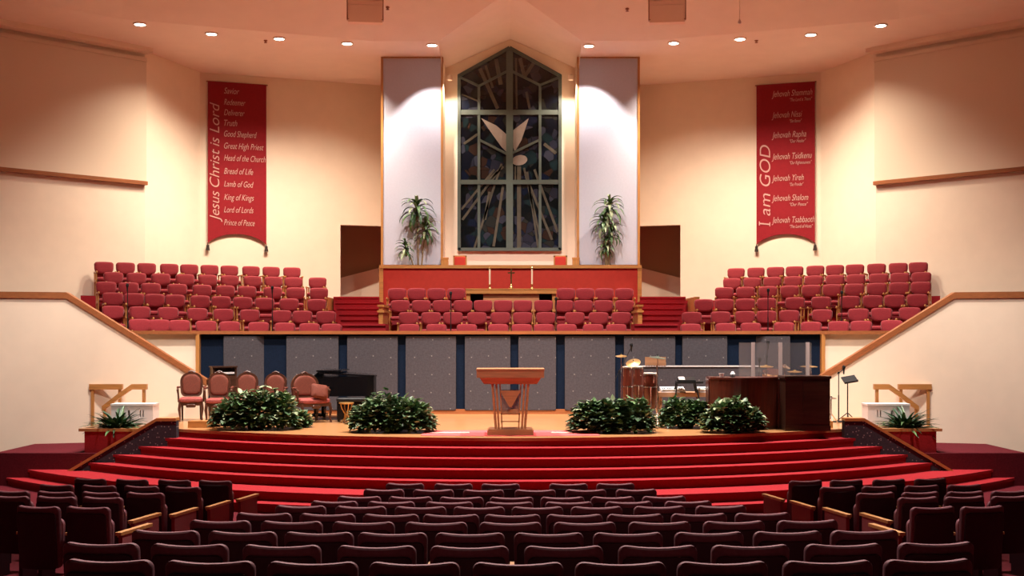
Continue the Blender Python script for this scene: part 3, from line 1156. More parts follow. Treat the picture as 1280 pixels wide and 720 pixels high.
# ------------------------------------------------------------------ choir chairs
def make_choir_chair():
    t = thing('choir_chair', '', 'chair', (0, 0, 0), 0, 'red choir chairs on the terraces')
    m = MB()
    ol = [(x * (1 - .10 * max(0, z / .30 - .62) ** 1.3 * 2.2), z) for x, z in rrect(.50, .30, .06, 5, 0, .10, .012, .13)]
    m.cushion(ol, .11, .05, T(0, .0, .585, rx=R(-6)))
    m.build('backrest', CHOIR, t)
    m = MB()
    m.cushion(rrect(.43, .40, .07, 4, 0, .06, 0), .10, .045, T(0, -.055, .43, rx=R(90)))
    m.build('seat', CHOIR, t)
    m = MB()
    m.cushion(rrect(.43, .76, .06, 4, 0, .02, 0, .03), .025, .008, T(0, .055, .08, rx=R(-3)))
    m.build('back_shell', CHOIR, t)
    for s in (-1, 1):
        m = MB()
        m.box(s * .232 - .014, s * .232 + .014, -.40, .05, .60, .628)
        m.lathe([(.001, -.03), (.022, -.02), (.024, .0), (.018, .018), (.001, .024)], 10, (s * .232, -.405, .618))
        m.build('armrest', OAK, t)
        m = MB()
        m.prism([(-.014, 0), (.014, 0), (.014, .60), (-.014, .60)], -.36, -.31)
        m.box(-.014, .014, -.05, 0, 0, .62)
        m.box(-.012, .012, -.33, -.03, .36, .42)
        for i, v in enumerate(m.v):
            m.v[i] = (v[0] + s * .232, v[1], v[2])
        m.build('leg_frame', OAKV, t)
    return t


cc = make_choir_chair()
first = True
ROWN = {1: 'top row', 2: 'second row from top', 3: 'third row from top', 4: 'fourth row from top', 5: 'second row from front', 6: 'front row'}
ROWN_M = {3: 'back row', 4: 'second row from the back', 5: 'second row from the front', 6: 'front row'}
for nm, sp in SP.items():
    for k, l in sp.items():
        for i, (x, y, z, a) in enumerate(l):
            j = i + 1 if nm != 'right' else len(l) - i
            edge = {'left': 'left', 'mid': 'left', 'right': 'right'}[nm]
            nn = ORD[j - 1] + ' from ' + edge
            if nm == 'mid':
                lb = 'red choir chair, centre block, %s, %s' % (ROWN_M[k], nn)
            else:
                lb = 'red choir chair, %s-hand block, %s, %s' % (nm, ROWN[k], nn)
            if first:
                cc.location = (x, y, z)
                cc.rotation_euler = (0, 0, a)
                cc['label'] = lb
                first = False
            else:
                dup(cc, (x, y, z), a, lb)

# ------------------------------------------------------------------ communion table, candles, cross, chairs and plants at the parapet
d = 30.75
a, b = at(583, 361.5, d), at(695, 375, d)
zt = a.z
zb_ = SP['mid'][3][0][2]
t = thing('communion_table', 'long honey oak altar table behind the middle choir chairs, under the window', 'table', (0, d, zb_ + .005))
hw = (b.x - a.x) / 2
ox = (a.x + b.x) / 2
h = zt - zb_
t.location.x = ox
m = MB()
m.box(-hw, hw, -.3, .3, h - .13, h)
m.box(-hw - .01, hw + .01, -.31, .31, h - .03, h)
m.build('table_top', OAK, t)
m = MB()
m.box(-hw * .62, hw * .62, -.22, .22, 0, h - .12)
m.build('pedestal', PULP, t)
m = MB()
m.box(-hw * .94, hw * .94, .225, .25, 0, h - .12)
m.build('dark_backing', BLACK, t)  # black sheet added for the darkness under the table
for s in (-1, 1):
    m = MB()
    m.box(s * hw * .95 - .05, s * hw * .95 + .05, -.25, .25, 0, h - .12)
    m.build('leg', OAKV, t)
for px, w_ in ((612.2, 'left'), (665, 'right')):
    p = at(px, 361.5, d)
    t = thing('candlestick', 'tall pale candle in a brass holder on the %s of the altar table' % w_, 'candle', (p.x, d, zt))
    m = MB()
    m.lathe([(.001, 0), (.055, 0), (.05, .02), (.018, .05), (.014, .10), (.03, .12), (.024, .14), (.001, .14)], 14)
    m.build('holder', BRASS, t)
    m = MB()
    m.lathe([(.022, .13), (.022, .53), (.001, .54)], 10)
    m.build('candle', WAX, t)
    m = MB()
    m.lathe([(.026, .52), (.026, .56), (.006, .58), (.004, .60), (.001, .60)], 10)
    m.build('follower_cap', BRASS, t)
p = at(639, 361.5, d)
t = thing('altar_cross', 'brass cross on a stepped base in the middle of the altar table', 'cross', (p.x, d, zt))
m = MB()
m.lathe([(.001, 0), (.075, 0), (.07, .025), (.045, .035), (.04, .07), (.02, .09), (.028, .11), (.012, .14), (.001, .14)], 16)
m.build('base', BRASS, t)
m = MB()
m.box(-.018, .018, -.012, .012, .13, .52)
m.box(-.09, .09, -.012, .012, .40, .435)
m.build('cross', BRASS, t)

ZP = zr(331.5, PD)
BF = zr(335, PD) - .35
for px0, px1, w_ in ((566.5, 583.5, 'left'), (692, 709, 'right')):
    d = PD + .75
    a, b = at(px0, 319.5, d), at(px1, 332, d)
    W2 = (b.x - a.x) / 2
    t = thing('parapet_chair', 'red upholstered oak chair behind the red parapet, %s of the window foot' % w_, 'chair', ((a.x + b.x) / 2, d, BF))
    H = a.z - BF
    m = MB()
    m.box(-W2, -W2 + .04, -.03, .03, 0, H)
    m.box(W2 - .04, W2, -.03, .03, 0, H)
    m.box(-W2, W2, -.03, .03, H - .04, H)
    m.box(-W2, W2, -.03, .03, H - .36, H - .32)
    m.build('back_frame', OAKV, t)
    m = MB()
    m.cushion(rrect(2 * W2 - .07, .32, .02), .06, .015, T(0, -.01, H - .35))
    m.build('back_pad', REDW, t)
    m = MB()
    m.box(-W2 + .01, W2 - .01, -.38, -.03, .16, .24)
    m.build('seat', REDW, t)
    for s in (-1, 1):
        m = MB()
        m.box(s * (W2 - .025) - .02, s * (W2 - .025) + .02, -.38, -.34, 0, .17)
        m.build('leg', OAKV, t)
for px0, px1, w_ in ((551.5, 560.5, 'left'), (715.5, 724, 'right')):
    d = PD + .55
    a, b = at(px0, 322, d), at(px1, 332, d)
    t = thing('oak_post', 'short square oak post behind the parapet, %s of the window' % w_, 'post', ((a.x + b.x) / 2, d, BF))
    W2 = (b.x - a.x) / 2
    m = MB()
    m.box(-W2, W2, -.08, .08, 0, a.z - BF - .05)
    m.build('shaft', OAKV, t)
    m = MB()
    m.box(-W2 - .01, W2 + .01, -.09, .09, a.z - BF - .05, a.z - BF)
    m.build('cap', OAK, t)


def strap_leaf(mb, base, az, length, rise, width, droop, n=7):
    """arching strap leaf"""
    pts = []
    a = rise
    p = Vector(base)
    st = length / n
    hd = Vector((math.cos(az), math.sin(az), 0))
    side = Vector((-math.sin(az), math.cos(az), 0))
    loops = []
    for k in range(n + 1):
        q = k / n
        wd = width * (math.sin(PI * min(1, .12 + .88 * q)) ** .7 if q < 1 else .02)
        up = (-math.sin(a) * hd + Vector((0, 0, math.cos(a))))
        loops.append([p + side * wd + up * wd * .35, p, p - side * wd + up * wd * .35])
        p = p + (hd * math.cos(a) + Vector((0, 0, math.sin(a)))) * st
        a -= droop / n
    vs = [v for l in loops for v in l]
    fs = []
    for k in range(n):
        for j in (0, 1):
            fs.append((k * 3 + j, k * 3 + j + 1, k * 3 + j + 4, k * 3 + j + 3))
    mb.add(vs, fs)


def dracaena(px, label, heads, stems, d):
    t = thing('dracaena_plant', label, 'potted plant', ((px - CX) * d / F, d, BF), 0)
    m = MB()
    m.lathe([(.001, 0), (.10, 0), (.135, .30), (.12, .30), (.11, .26), (.001, .26)], 18)
    m.build('pot', POT, t)
    k = d / F
    for hx, hy, sz in heads:
        X, Zz = (hx - px) * k, zr(hy, d) - BF
        m = MB()
        bx = max(-.1, min(.1, X * .3))
        m.tube([(bx, 0, .22), (bx + (X - bx) * .4, .02, .22 + (Zz - .22) * .5), (X, .0, Zz)], [.024, .02, .016], 8)
        m.build('cane', STEM, t)
        m = MB()
        for i in range(44):
            q = i / 44
            m.cur = rnd.choice((0, 0, 1, 2))
            az = i * 2.4 + rnd.uniform(-.3, .3)
            strap_leaf(m, (X, 0, Zz - .06 - .16 * q + .16 * (1 - q) * sz), az, sz * rnd.uniform(.50, .74) * (.32 if math.sin(az) > .3 else 1), R(75 - 80 * q + rnd.uniform(-10, 10)), .044 * sz + .006, R(rnd.uniform(100, 150)))
        o = m.build('leaf_crown', [GREEN2, GREEN, PALE], t)
    return t


dracaena(524, 'three-headed dracaena plant before the left lilac panel, one crown set low', [(521, 262, 1.0), (532, 286, .75), (507, 308, .6)], 0, PD + .42)
dracaena(759, 'bushy upright dracaena plant before the right lilac panel, crowns stacked close', [(762, 257, .85), (755, 276, .8), (764, 288, .7), (757, 305, .62)], 0, PD + .42)

# ------------------------------------------------------------------ pulpit and rug
d = 21.75
k = d / F
t = thing('pulpit', 'cherry wood pulpit with flared slatted base at the centre of the stage front', 'pulpit', ((638 - CX) * k, d, STG + .004))
m = MB()
m.box(-28.5 * k, 28.5 * k, -.32, .32, .0, 6 * k)
m.box(-27 * k, 27 * k, -.30, .30, 6 * k, 7.2 * k)
m.build('base', PULP, t)
zz = lambda py: (543 - py) * k
m = MB()
m.box(-41.5 * k, 41.5 * k, -.36, .36, zz(472), zz(463))
m.box(-42 * k, 42 * k, -.37, .37, zz(463), zz(461))
m.build('top_slab', PULP, t)
m = MB()
m.loft([[(-38 * k, -.30, zz(472)), (38 * k, -.30, zz(472)), (38 * k, .3, zz(472)), (-38 * k, .3, zz(472))], [(-33 * k, -.26, zz(479.5)), (33 * k, -.26, zz(479.5)), (33 * k, .26, zz(479.5)), (-33 * k, .26, zz(479.5))], [(-33 * k, -.26, zz(480)), (33 * k, -.26, zz(480)), (33 * k, .26, zz(480)), (-33 * k, .26, zz(480))]])
m.build('under_top', PULP, t, smooth=False)
for s in (-1, 1):
    for (xt, xb, y0) in ((22.5, 18.0, -.24), (17.5, 14.2, -.22), (22.5, 18.0, .2), (13.0, 10.2, -.20)):
        m = MB()
        w_ = 1.3 * k if xt > 14 else .8 * k
        m.loft([[(s * xb * k - w_, y0, zz(537)), (s * xb * k + w_, y0, zz(537)), (s * xb * k + w_, y0 + .05, zz(537)), (s * xb * k - w_, y0 + .05, zz(537))], [(s * xt * k - w_, y0, zz(479)), (s * xt * k + w_, y0, zz(479)), (s * xt * k + w_, y0 + .05, zz(479)), (s * xt * k - w_, y0 + .05, zz(479))]])
        m.build('post', PULP, t, smooth=False)
m = MB()
m.prism([(-13 * k, zz(488)), (13 * k, zz(488)), (1.6 * k, zz(508)), (-1.6 * k, zz(508))], -.27, -.20)
m.build('wedge_emblem', PULP, t, smooth=False)
m = MB()
m.box(-11.5 * k, 11.5 * k, -.19, -.17, zz(516), zz(487))
m.build('centre_panel', SMOKE, t)
m = MB()
m.box(-12 * k, 12 * k, -.2, -.16, zz(518), zz(516))
m.box(-12 * k, 12 * k, -.2, -.16, zz(527), zz(526))
m.build('cross_rail', PULP, t)

# rose rug: a curved lens of carpet let into the stage edge
m = MB()
outer_ = [(x, 22.6 - .035 * x * x) for x in [-1.6 + .16 * i for i in range(21)]]
inner_ = [(x, 21.25 + .045 * x * x) for x in [1.6 - .16 * i for i in range(21)]]
lens = inner_[::-1] + outer_[::-1]
m.slab(lens, STG + .0005, STG + .008)
t = m.build('stage_rug', PINKR, smooth=False)
tag(t, 'rose red curved rug under the pulpit at the stage edge', 'rug')
m = MB()
strip = []
for x0, x1 in ((-1.5, -.75), (.75, 1.5)):
    xs_ = [x0 + (x1 - x0) * i / 8 for i in range(9)]
    m.slab([(x, 22.1 - .02 * x * x + .03) for x in xs_] + [(x, 22.1 - .02 * x * x - .16) for x in xs_[::-1]], STG + .007, STG + .011)
m.build('pale_band', RUGW, t, smooth=False)

# ------------------------------------------------------------------ foliage banks along the stage edge


def leaf(mb, p, dirv, up, L, W):
    d_ = Vector(dirv).normalized()
    s_ = d_.cross(Vector(up)).normalized()
    u_ = s_.cross(d_).normalized()
    p = Vector(p)
    a = p
    b1 = p + d_ * L * .35 + s_ * W
    b2 = p + d_ * L * .35 - s_ * W
    c = p + d_ * L * .4 - u_ * W * .35
    e = p + d_ * L - u_ * L * .18
    c2 = p + d_ * L * .72 - u_ * W * .4
    b3 = p + d_ * L * .72 + s_ * W * .62 - u_ * L * .05
    b4 = p + d_ * L * .72 - s_ * W * .62 - u_ * L * .05
    mb.add([a, b1, c, b2, b3, c2, b4, e], [(0, 1, 2), (0, 2, 3), (1, 4, 5, 2), (2, 5, 6, 3), (4, 7, 5), (5, 7, 6)])


def bush(name, x0, x1, ytop, ybot, d, label, n, bumps, pale=.22, depth=.5, seed=1):
    rr = random.Random(seed)
    k = d / F
    W2 = (x1 - x0) / 2 * k
    H = (ybot - ytop) * k
    t = thing(name, label, 'potted plant', ((x0 + x1) / 2 * k - CX * k, d, STG), 0)
    zoff = zr(ybot, d) - STG
    m = MB()
    m.lathe([(.001, .0), (.15, 0), (.19, .20), (.17, .20), (.001, .18)], 16)
    m.build('pot', POT, t, loc=(0, .02, .003))
    m = MB()
    bl = []
    for bx, bw, bh in bumps:
        bl.append(((bx - (x0 + x1) / 2) * k, bw * k, bh * H))
    for i in range(int(n * 1.7)):
        bx, bw, bh = rr.choice(bl) if rr.random() < .75 else (0, W2 * .95, H * .72)
        u = rr.uniform(0, 2 * PI)
        v = rr.uniform(.02, 1) ** .8
        el = math.asin(v) if rr.random() < .75 else rr.uniform(-.2, .35)
        q = rr.uniform(.62, 1.0)
        nx, ny, nz = math.cos(u) * math.cos(el), math.sin(u) * math.cos(el), math.sin(el)
        p = (bx + nx * bw * q, ny * depth * q, max(.03, .16 * H + zoff * 0 + nz * (bh - .16 * H) * q))
        L = rr.uniform(.10, .18)
        dv = (nx + rr.uniform(-.5, .5), ny + rr.uniform(-.5, .5), nz * .5 + rr.uniform(-.6, .3))
        r_ = rr.random()
        m.cur = 2 if r_ < pale else (1 if r_ < pale + .38 else 0)
        if p[2] < .1:
            dv = (dv[0], dv[1], abs(dv[2]) * .3 + .05)
        if p[2] > .78 * H:
            dv = (dv[0], dv[1], min(dv[2], .15))
        leaf(m, p, dv, (0, 0, 1), L, L * rr.uniform(.3, .42))
    m.build('foliage', [GREEN, GREEN2, PALE], t)
    m = MB()
    for i in range(14):
        bx, bw, bh = rr.choice(bl)
        x = bx + rr.uniform(-.6, .6) * bw
        m.tube([(rr.uniform(-.08, .08), rr.uniform(-.06, .06), .16), (x * .6, rr.uniform(-.1, .1), bh * .4), (x, rr.uniform(-.2, .2), bh * .6)], .008, 5)
    m.build('stems', STEM, t)
    return t


bush('variegated_bush', 267, 372, 489, 543, 22.95, 'wide variegated bush on the stage edge in front of the red armchairs', 1500, [(300, 26, .85), (330, 30, 1.0), (352, 20, .85), (285, 18, .62)], .26, .42, 1)
bush('variegated_bush', 368, 384, 512, 532, 23.4, 'small leafy plant at the right end of the bush before the armchairs', 160, [(376, 8, 1.0)], .2, .16, 2)
bush('variegated_bush', 440, 541, 494, 546, 22.3, 'domed variegated bush on the stage edge in front of the grand piano', 1500, [(480, 28, 1.0), (505, 30, .85), (460, 20, .68), (525, 16, .66)], .2, .42, 3)
bush('variegated_bush', 714, 812, 501, 546, 22.2, 'broad green bush on the stage edge in front of the congas', 1400, [(735, 20, .9), (765, 28, .95), (795, 20, .95)], .12, .42, 4)
bush('variegated_bush', 828, 886, 497, 536, 23.3, 'dark leafy bush before the keyboards, left of the larger bush at the console', 800, [(845, 18, .95), (870, 18, .9)], .1, .36, 5)
bush('variegated_bush', 880, 953, 496, 541, 22.15, 'variegated bush on the stage edge in front of the curved mahogany console', 1100, [(920, 20, 1.0), (900, 20, .8), (938, 14, .62)], .25, .28, 6)

# ------------------------------------------------------------------ armchairs


def carved_chair(name, label, px, ytop, yb, d, rz, sc=1.0, wide=1.0, arms=True):
    """oval-backed upholstered chair with carved frame; faces -y"""
    k = d / F
    t = thing(name, label, 'chair', ((px - CX) * k, d, STG), rz, 'carved red armchairs in a row on the stage')
    W = .54 * wide
    H = zr(ytop, d) - STG
    oz = .50
    ol = rrect(W, H - oz, W * .44, 9, 0, .14, .0, .10)
    inn = rrect(W - .09, H - oz - .09, (W - .09) * .44, 9, .045, .14, .0, .08)
    M_ = T(0, .20, oz, rx=R(-8))
    m = MB()
    m.cushion(inn, .09, .035, M_)
    m.build('backrest', RUST, t)
    m = MB()
    fr_ = []
    for y in (-.025, .025):
        fr_.append([M_ @ Vector((x, y, z)) for x, z in ol])
    m.loft([[M_ @ Vector((x, -.02, z)) for x, z in inn], fr_[0], fr_[1], [M_ @ Vector((x, .02, z)) for x, z in inn]], cap=False, closed=True)
    m.tube([M_ @ Vector((-.07, -.01, H - oz)), M_ @ Vector((0, -.02, H - oz + .03)), M_ @ Vector((.07, -.01, H - oz))], .02, 6)
    m.build('back_frame', CHAIRW, t)
    m = MB()
    m.cushion(rrect(W, .50, .09, 5, 0, .12), .11, .045, T(0, .22, .44, rx=R(90)))
    m.build('seat', ROSE, t)
    m = MB()
    m.slab([(-W / 2, -.26), (W / 2, -.26), (W / 2 - .04, .22), (-W / 2 + .04, .22)], .33, .40)
    m.cushion(rrect(.2, .07, .03), .05, .015, T(0, -.255, .29))
    m.build('seat_rail', CHAIRW, t)
    for s in (-1, 1):
        m = MB()
        x = s * (W / 2 - .03)
        m.tube([(x, -.24, .36), (x + s * .015, -.27, .26), (x, -.25, .10), (x + s * .01, -.29, .0)], [.032, .030, .018, .022], 8)
        m.build('leg', CHAIRW, t)
        m = MB()
        x = s * (W / 2 - .06)
        m.tube([(x, .21, .45), (x, .22, .2), (x, .29, .0)], [.028, .022, .016], 8)
        m.build('leg', CHAIRW, t)
        if arms:
            m = MB()
            x = s * (W / 2 + .02)
            m.tube([(s * (W / 2 - .02), .20, .70), (x + s * .01, .05, .70), (x, -.10, .675), (x, -.16, .655), (x - s * .01, -.12, .56), (x - s * .02, -.10, .40)], [.018, .02, .024, .026, .018, .022], 8)
            m.build('arm', CHAIRW, t)
            m = MB()
            m.cushion(rrect(.05, .18, .02), .04, .015, T(x, .08, .705, rx=R(90)))
            m.build('arm_pad', RUST, t)
    return t


for px, yt, yb, rz, w_ in ((239, 465.5, 526, 22, 'leftmost, against the cream wall'), (273, 466, 527, 16, 'second from left'), (307, 466, 527, 8, 'third from left, behind the wide bush'), (341.5, 466.5, 527, -2, 'fourth from left, behind the wide bush')):
    carved_chair('carved_armchair', 'rust red carved armchair with oval back, ' + w_, px, yt, yb, 25.25 if px in (239, 307) else 24.85, R(rz * .6), 1, .92)
ac = carved_chair('carved_armchair', 'wide rust red armchair with a loose pillow on its seat, rightmost beside the piano', 388, 467, 528, 24.8, R(38), 1, 1.28)
# its pillow
m = MB()
m.cushion(rrect(.36, .30, .05, 4), .15, .07)
pl_ = m.build('throw_pillow', RUST, None, loc=(0, 0, 0))
tag(pl_, 'rust damask pillow leaning in the wide armchair beside the piano', 'pillow')
k = 24.6 / F
pl_.location = ((394 - CX) * k + .08, 24.62, STG + .50)
pl_.rotation_euler = (R(-22), R(9), R(30))

# small gilt side table
d = 24.55
k = d / F
t = thing('side_table', 'small gilt side table with curved wire legs between the armchair and the piano', 'table', ((433 - CX) * k, d, STG))
H = zr(503, d) - STG
m = MB()
m.lathe([(.001, H - .03), (.145, H - .03), (.155, H - .015), (.15, H), (.001, H)], 22)
m.build('table_top', GOLD, t)
for i in range(4):
    a = i * PI / 2 + .5
    c, s = math.cos(a), math.sin(a)
    m = MB()
    m.tube([(c * .12, s * .12, H - .03), (c * .10, s * .10, H * .72), (c * .03, s * .03, H * .45), (c * .05, s * .05, H * .22), (c * .12, s * .12, 0)], .012, 7)
    m.build('leg', GOLD, t)

# dark keyboard cabinet behind the chairs
d = 26.35
k = d / F
a, b = at(257.5, 457.5, d), at(287, 520, d)
t = thing('music_cabinet', 'dark low music cabinet with a grey shelf behind the second armchair', 'cabinet', ((a.x + b.x) / 2 + .12, d, STG), math.atan(SL) * .9)
W2, H = (b.x - a.x) / 2, a.z - STG
m = MB()
m.box(-W2, W2, -.18, .2, 0, H - .2)
m.box(-W2 - .02, W2 + .02, -.2, .2, H - .03, H)
m.box(-W2, -W2 + .04, -.18, .2, H - .2, H - .03)
m.box(W2 - .04, W2, -.18, .2, H - .2, H - .03)
m.box(-W2, W2, .15, .2, H - .2, H - .03)
m.build('body', DARKW, t)
m = MB()
m.box(-W2 + .05, W2 - .05, -.17, .14, H - .17, H - .13)
m.build('shelf', KEYB, t)

# ------------------------------------------------------------------ grand piano
d = 25.75
k = d / F
px0, px1 = 394.5, 472
t = thing('grand_piano', 'black grand piano with lid closed behind the side table on the left of the stage', 'piano', ((433 - CX) * k, d, STG))
Lx = (px1 - px0) * k
zb1, zt1 = zr(494, d) - STG, zr(470, d) - STG
xl, xr = -Lx / 2, Lx / 2
body = [(xl, -.55), (xl + .35, -.55)] + [(xl + .35 + (Lx - .35) * q, -.55 + .10 * math.sin(q * PI) * 0 + .04 * q) for q in (.3, .6, .85)] + [(xr - .03, -.44), (xr, -.3), (xr - .02, .0), (xr - .14, .28), (xr - .42, .50), (xr - .7, .72), (xl + .3, .85), (xl, .85)]
m = MB()
m.slab(body, zb1, zt1)
m.build('body', PIANO, t, ang=25)
m = MB()
lid = [(xl + .16, -.58)] + [(x, y) for x, y in body[1:-1]] + [(xl + .16, .88)]
lid = [(x + (.015 if x > 0 else 0), y) for x, y in lid]
o_ = len(m.v)
m.slab(lid, zt1 + .0, zt1 + .03)
m.v = [(x, y, z + .075 * (xr - x) / Lx + (.0)) for x, y, z in m.v]
m.build('lid', PIANO, t, ang=25)
m = MB()
m.box(xl + .10, xl + .62, -.5, .8, zt1 + .105, zt1 + .135)
m.loft([[(xl + .02, -.45, zt1), (xl + .14, -.45, zt1 + .11), (xl + .16, -.45, zt1 + .11), (xl + .06, -.45, zt1)], [(xl + .02, .75, zt1), (xl + .14, .75, zt1 + .11), (xl + .16, .75, zt1 + .11), (xl + .06, .75, zt1)]])
m.build('music_desk', PIANO, t)
m = MB()
m.box(xl - .12, xl + .02, -.5, .8, zb1 + .04, zb1 + .12)
kb = m.build('key_bed', PIANO, t)
m = MB()
m.box(xl - .115, xl + .0, -.45, .75, zb1 + .12, zb1 + .14)
m.build('white_keys', IVORY, kb)
for x, y in ((xl + .08, -.38), (xl + .08, .68), (xr - .16, -.22)):
    m = MB()
    m.loft([[(x - .07, y - .07, zb1), (x + .07, y - .07, zb1), (x + .07, y + .07, zb1), (x - .07, y + .07, zb1)], [(x - .06, y - .06, zb1 - .15), (x + .06, y - .06, zb1 - .15), (x + .06, y + .06, zb1 - .15), (x - .06, y + .06, zb1 - .15)], [(x - .035, y - .035, .06), (x + .035, y - .035, .06), (x + .035, y + .035, .06), (x - .035, y + .035, .06)]])
    m.lathe([(.001, 0), (.03, 0), (.03, .06), (.001, .06)], 10, (x, y, 0))
    m.build('leg', PIANO, t)
m = MB()
m.box(xl + .12, xl + .18, .05, .11, .1, zb1)
m.box(xl + .12, xl + .18, .22, .28, .1, zb1)
m.box(xl - .08, xl + .22, .0, .33, .05, .11)
m.build('pedal_lyre', PIANO, t)
# bench; its solid black skirt is added for the dark under the piano
d = 24.95
k = d / F
t = thing('piano_bench', 'black piano bench, its skirt filling the dark under the piano, by the side table', 'bench', ((439 - CX) * k, d, STG), R(4))
m = MB()
m.cushion(rrect(.60, .32, .04), .08, .03, T(0, .16, .46, rx=R(90)))
m.build('seat', BLACK, t)
m = MB()
m.box(-.285, .285, -.14, .14, .06, .425)
m.build('dark_skirt', PIANO, t)
for x in (-.25, .25):
    for y in (-.11, .11):
        m = MB()
        m.box(x - .022, x + .022, y - .022, y + .022, 0, .06)
        m.build('leg', PIANO, t)

# ------------------------------------------------------------------ congas and percussion
def conga(px0, px1, ytop, d, label):
    k = d / F
    t = thing('conga_drum', label, 'drum', (((px0 + px1) / 2 - CX) * k, d, STG), 0, 'red brown congas')
    H = zr(ytop, d) - STG
    r = (px1 - px0) / 2 * k
    m = MB()
    m.lathe([(.001, .28), (r * .66, .28), (r * .78, .42), (r * .98, .62), (r * 1.0, .75), (r * .92, H - .06), (r * .9, H - .02), (.001, H - .02)], 22)
    m.build('shell', MAHOG, t)
    m = MB()
    m.lathe([(.001, H - .015), (r * .9, H - .015), (r * .93, H - .005), (r * .88, H), (.001, H + .004)], 22)
    m.build('drum_head', DRUMHEAD, t)
    m = MB()
    m.lathe([(r * .93, H - .05), (r * .99, H - .045), (r * .99, H - .02), (r * .93, H - .015)], 22)
    m.build('hoop', CHROME, t)
    for i in range(5):
        a = i * 2 * PI / 5 - 1.2
        m = MB()
        c, s = math.cos(a), math.sin(a)
        m.tube([(c * r * 1.0, s * r * 1.0, H - .03), (c * r * 1.02, s * r * 1.02, H - .17), (c * r * .98, s * r * .98, H - .2)], .008, 6)
        m.build('tuning_lug', CHROME, t)
    for i in range(3):
        a = i * 2 * PI / 3 + .5
        c, s = math.cos(a), math.sin(a)
        m = MB()
        m.tube([(c * r * 1.0, s * r * 1.0, .74), (c * r * .86, s * r * .86, .45), (c * r * 1.0, s * r * 1.0, .25), (c * r * 1.3, s * r * 1.3, .0)], .012, 6)
        m.build('stand_leg', CHROME, t)
    m = MB()
    m.lathe([(r * 1.0, .72), (r * 1.03, .72), (r * 1.03, .745), (r * 1.0, .745)], 20)
    m.build('stand_ring', CHROME, t)
    return t


conga(777.5, 791, 458, 24.9, 'tall slim conga drum, leftmost of the three')
conga(791, 804.5, 458, 25.35, 'tall slim dark conga drum, middle of the three')
conga(803.5, 822, 466, 24.7, 'shorter wide conga drum, rightmost of the three')


def tripod(t, z, r=.24, n=3, h=.22, m_=CHROME, name='leg'):
    for i in range(n):
        a = i * 2 * PI / n + .4
        m = MB()
        m.tube([(0, 0, z + h), (math.cos(a) * r, math.sin(a) * r, z + .012)], .010, 6)
        m.build(name, m_, t)


def cymbal_disc(r, M):
    m = MB()
    m.lathe([(.001, .03), (r * .15, .028), (r * .2, .012), (r, -.012), (r, -.016), (r * .2, .006), (.001, .02)], 26, M=M)
    return m


def cymbal(px, py, d, r, tilt, label, mm=BRONZE, ry=0, base=0):
    p = at(px, py, d)
    t = thing('cymbal_stand', label, 'cymbal', (p.x, d, STG + base), 0, 'cymbals on stands')
    H = p.z - STG - base
    m = MB()
    m.tube([(0, 0, .16), (0, 0, H * .6)], .013, 8)
    m.tube([(0, 0, H * .55), (0, 0, H + .05)], .008, 8)
    m.build('stand_pole', CHROME, t)
    cymbal_disc(r, T(0, 0, H, rx=R(tilt), ry=R(ry))).build('cymbal', mm, t)
    m = MB()
    m.lathe([(.001, H + .02), (.014, H + .02), (.012, H + .055), (.001, H + .06)], 8)
    m.build('wing_nut', BLACK, t)
    tripod(t, 0)
    return t


cymbal(776.5, 444.5, 25.2, .12, 10, 'small bright cymbal, leftmost above the congas')
cymbal(791.5, 453, 24.4, .15, 30, 'tilted gold cymbal just above the tall conga heads', BRONZE, -14)
cy = cymbal(822, 446.5, 24.2, .17, 5, 'dark greenish cymbal on the tall stand right of the congas', mat('cymbal_patina', (.10, .13, .10), .35, metal=.6), 6)
t = thing('wind_chime', 'tan wooden chime bar with a row of short rods beside the dark cymbal', 'chime', (*at(819.5, 456, 24.45),))
m = MB()
k = 24.45 / F
m.box(-13 * k, 13 * k, -.02, .02, -.01, .05)
m.build('bar', TAN, t)
for i in range(18):
    m = MB()
    x = (-12.3 + 24.6 * i / 17) * k
    m.tube([(x, 0, 0), (x, 0, -.04 - .0 * i + .06 * 0)], .008, 6)
    m.v = [(a_, b_, c_ + (0 if c_ > -.02 else .0)) for a_, b_, c_ in m.v]
    m.build('chime_rod', BRASS, t)
m = MB()
m.box(-13 * k, 13 * k, .025, .035, -.01, .16)
m.build('backboard', TAN, t)
m = MB()
m.tube([(.03, .02, .02), (.03, .02, STG - t.location.z + .03)], .009, 6)
m.build('support_pole', CHROME, t)
m = MB()
for i in range(3):
    a = i * 2.1 + .2
    m.tube([(.03, .02, STG - t.location.z + .2), (.03 + .2 * math.cos(a), .02 + .2 * math.sin(a), STG - t.location.z + .01)], .009, 6)
m.build('tripod_base', CHROME, t)


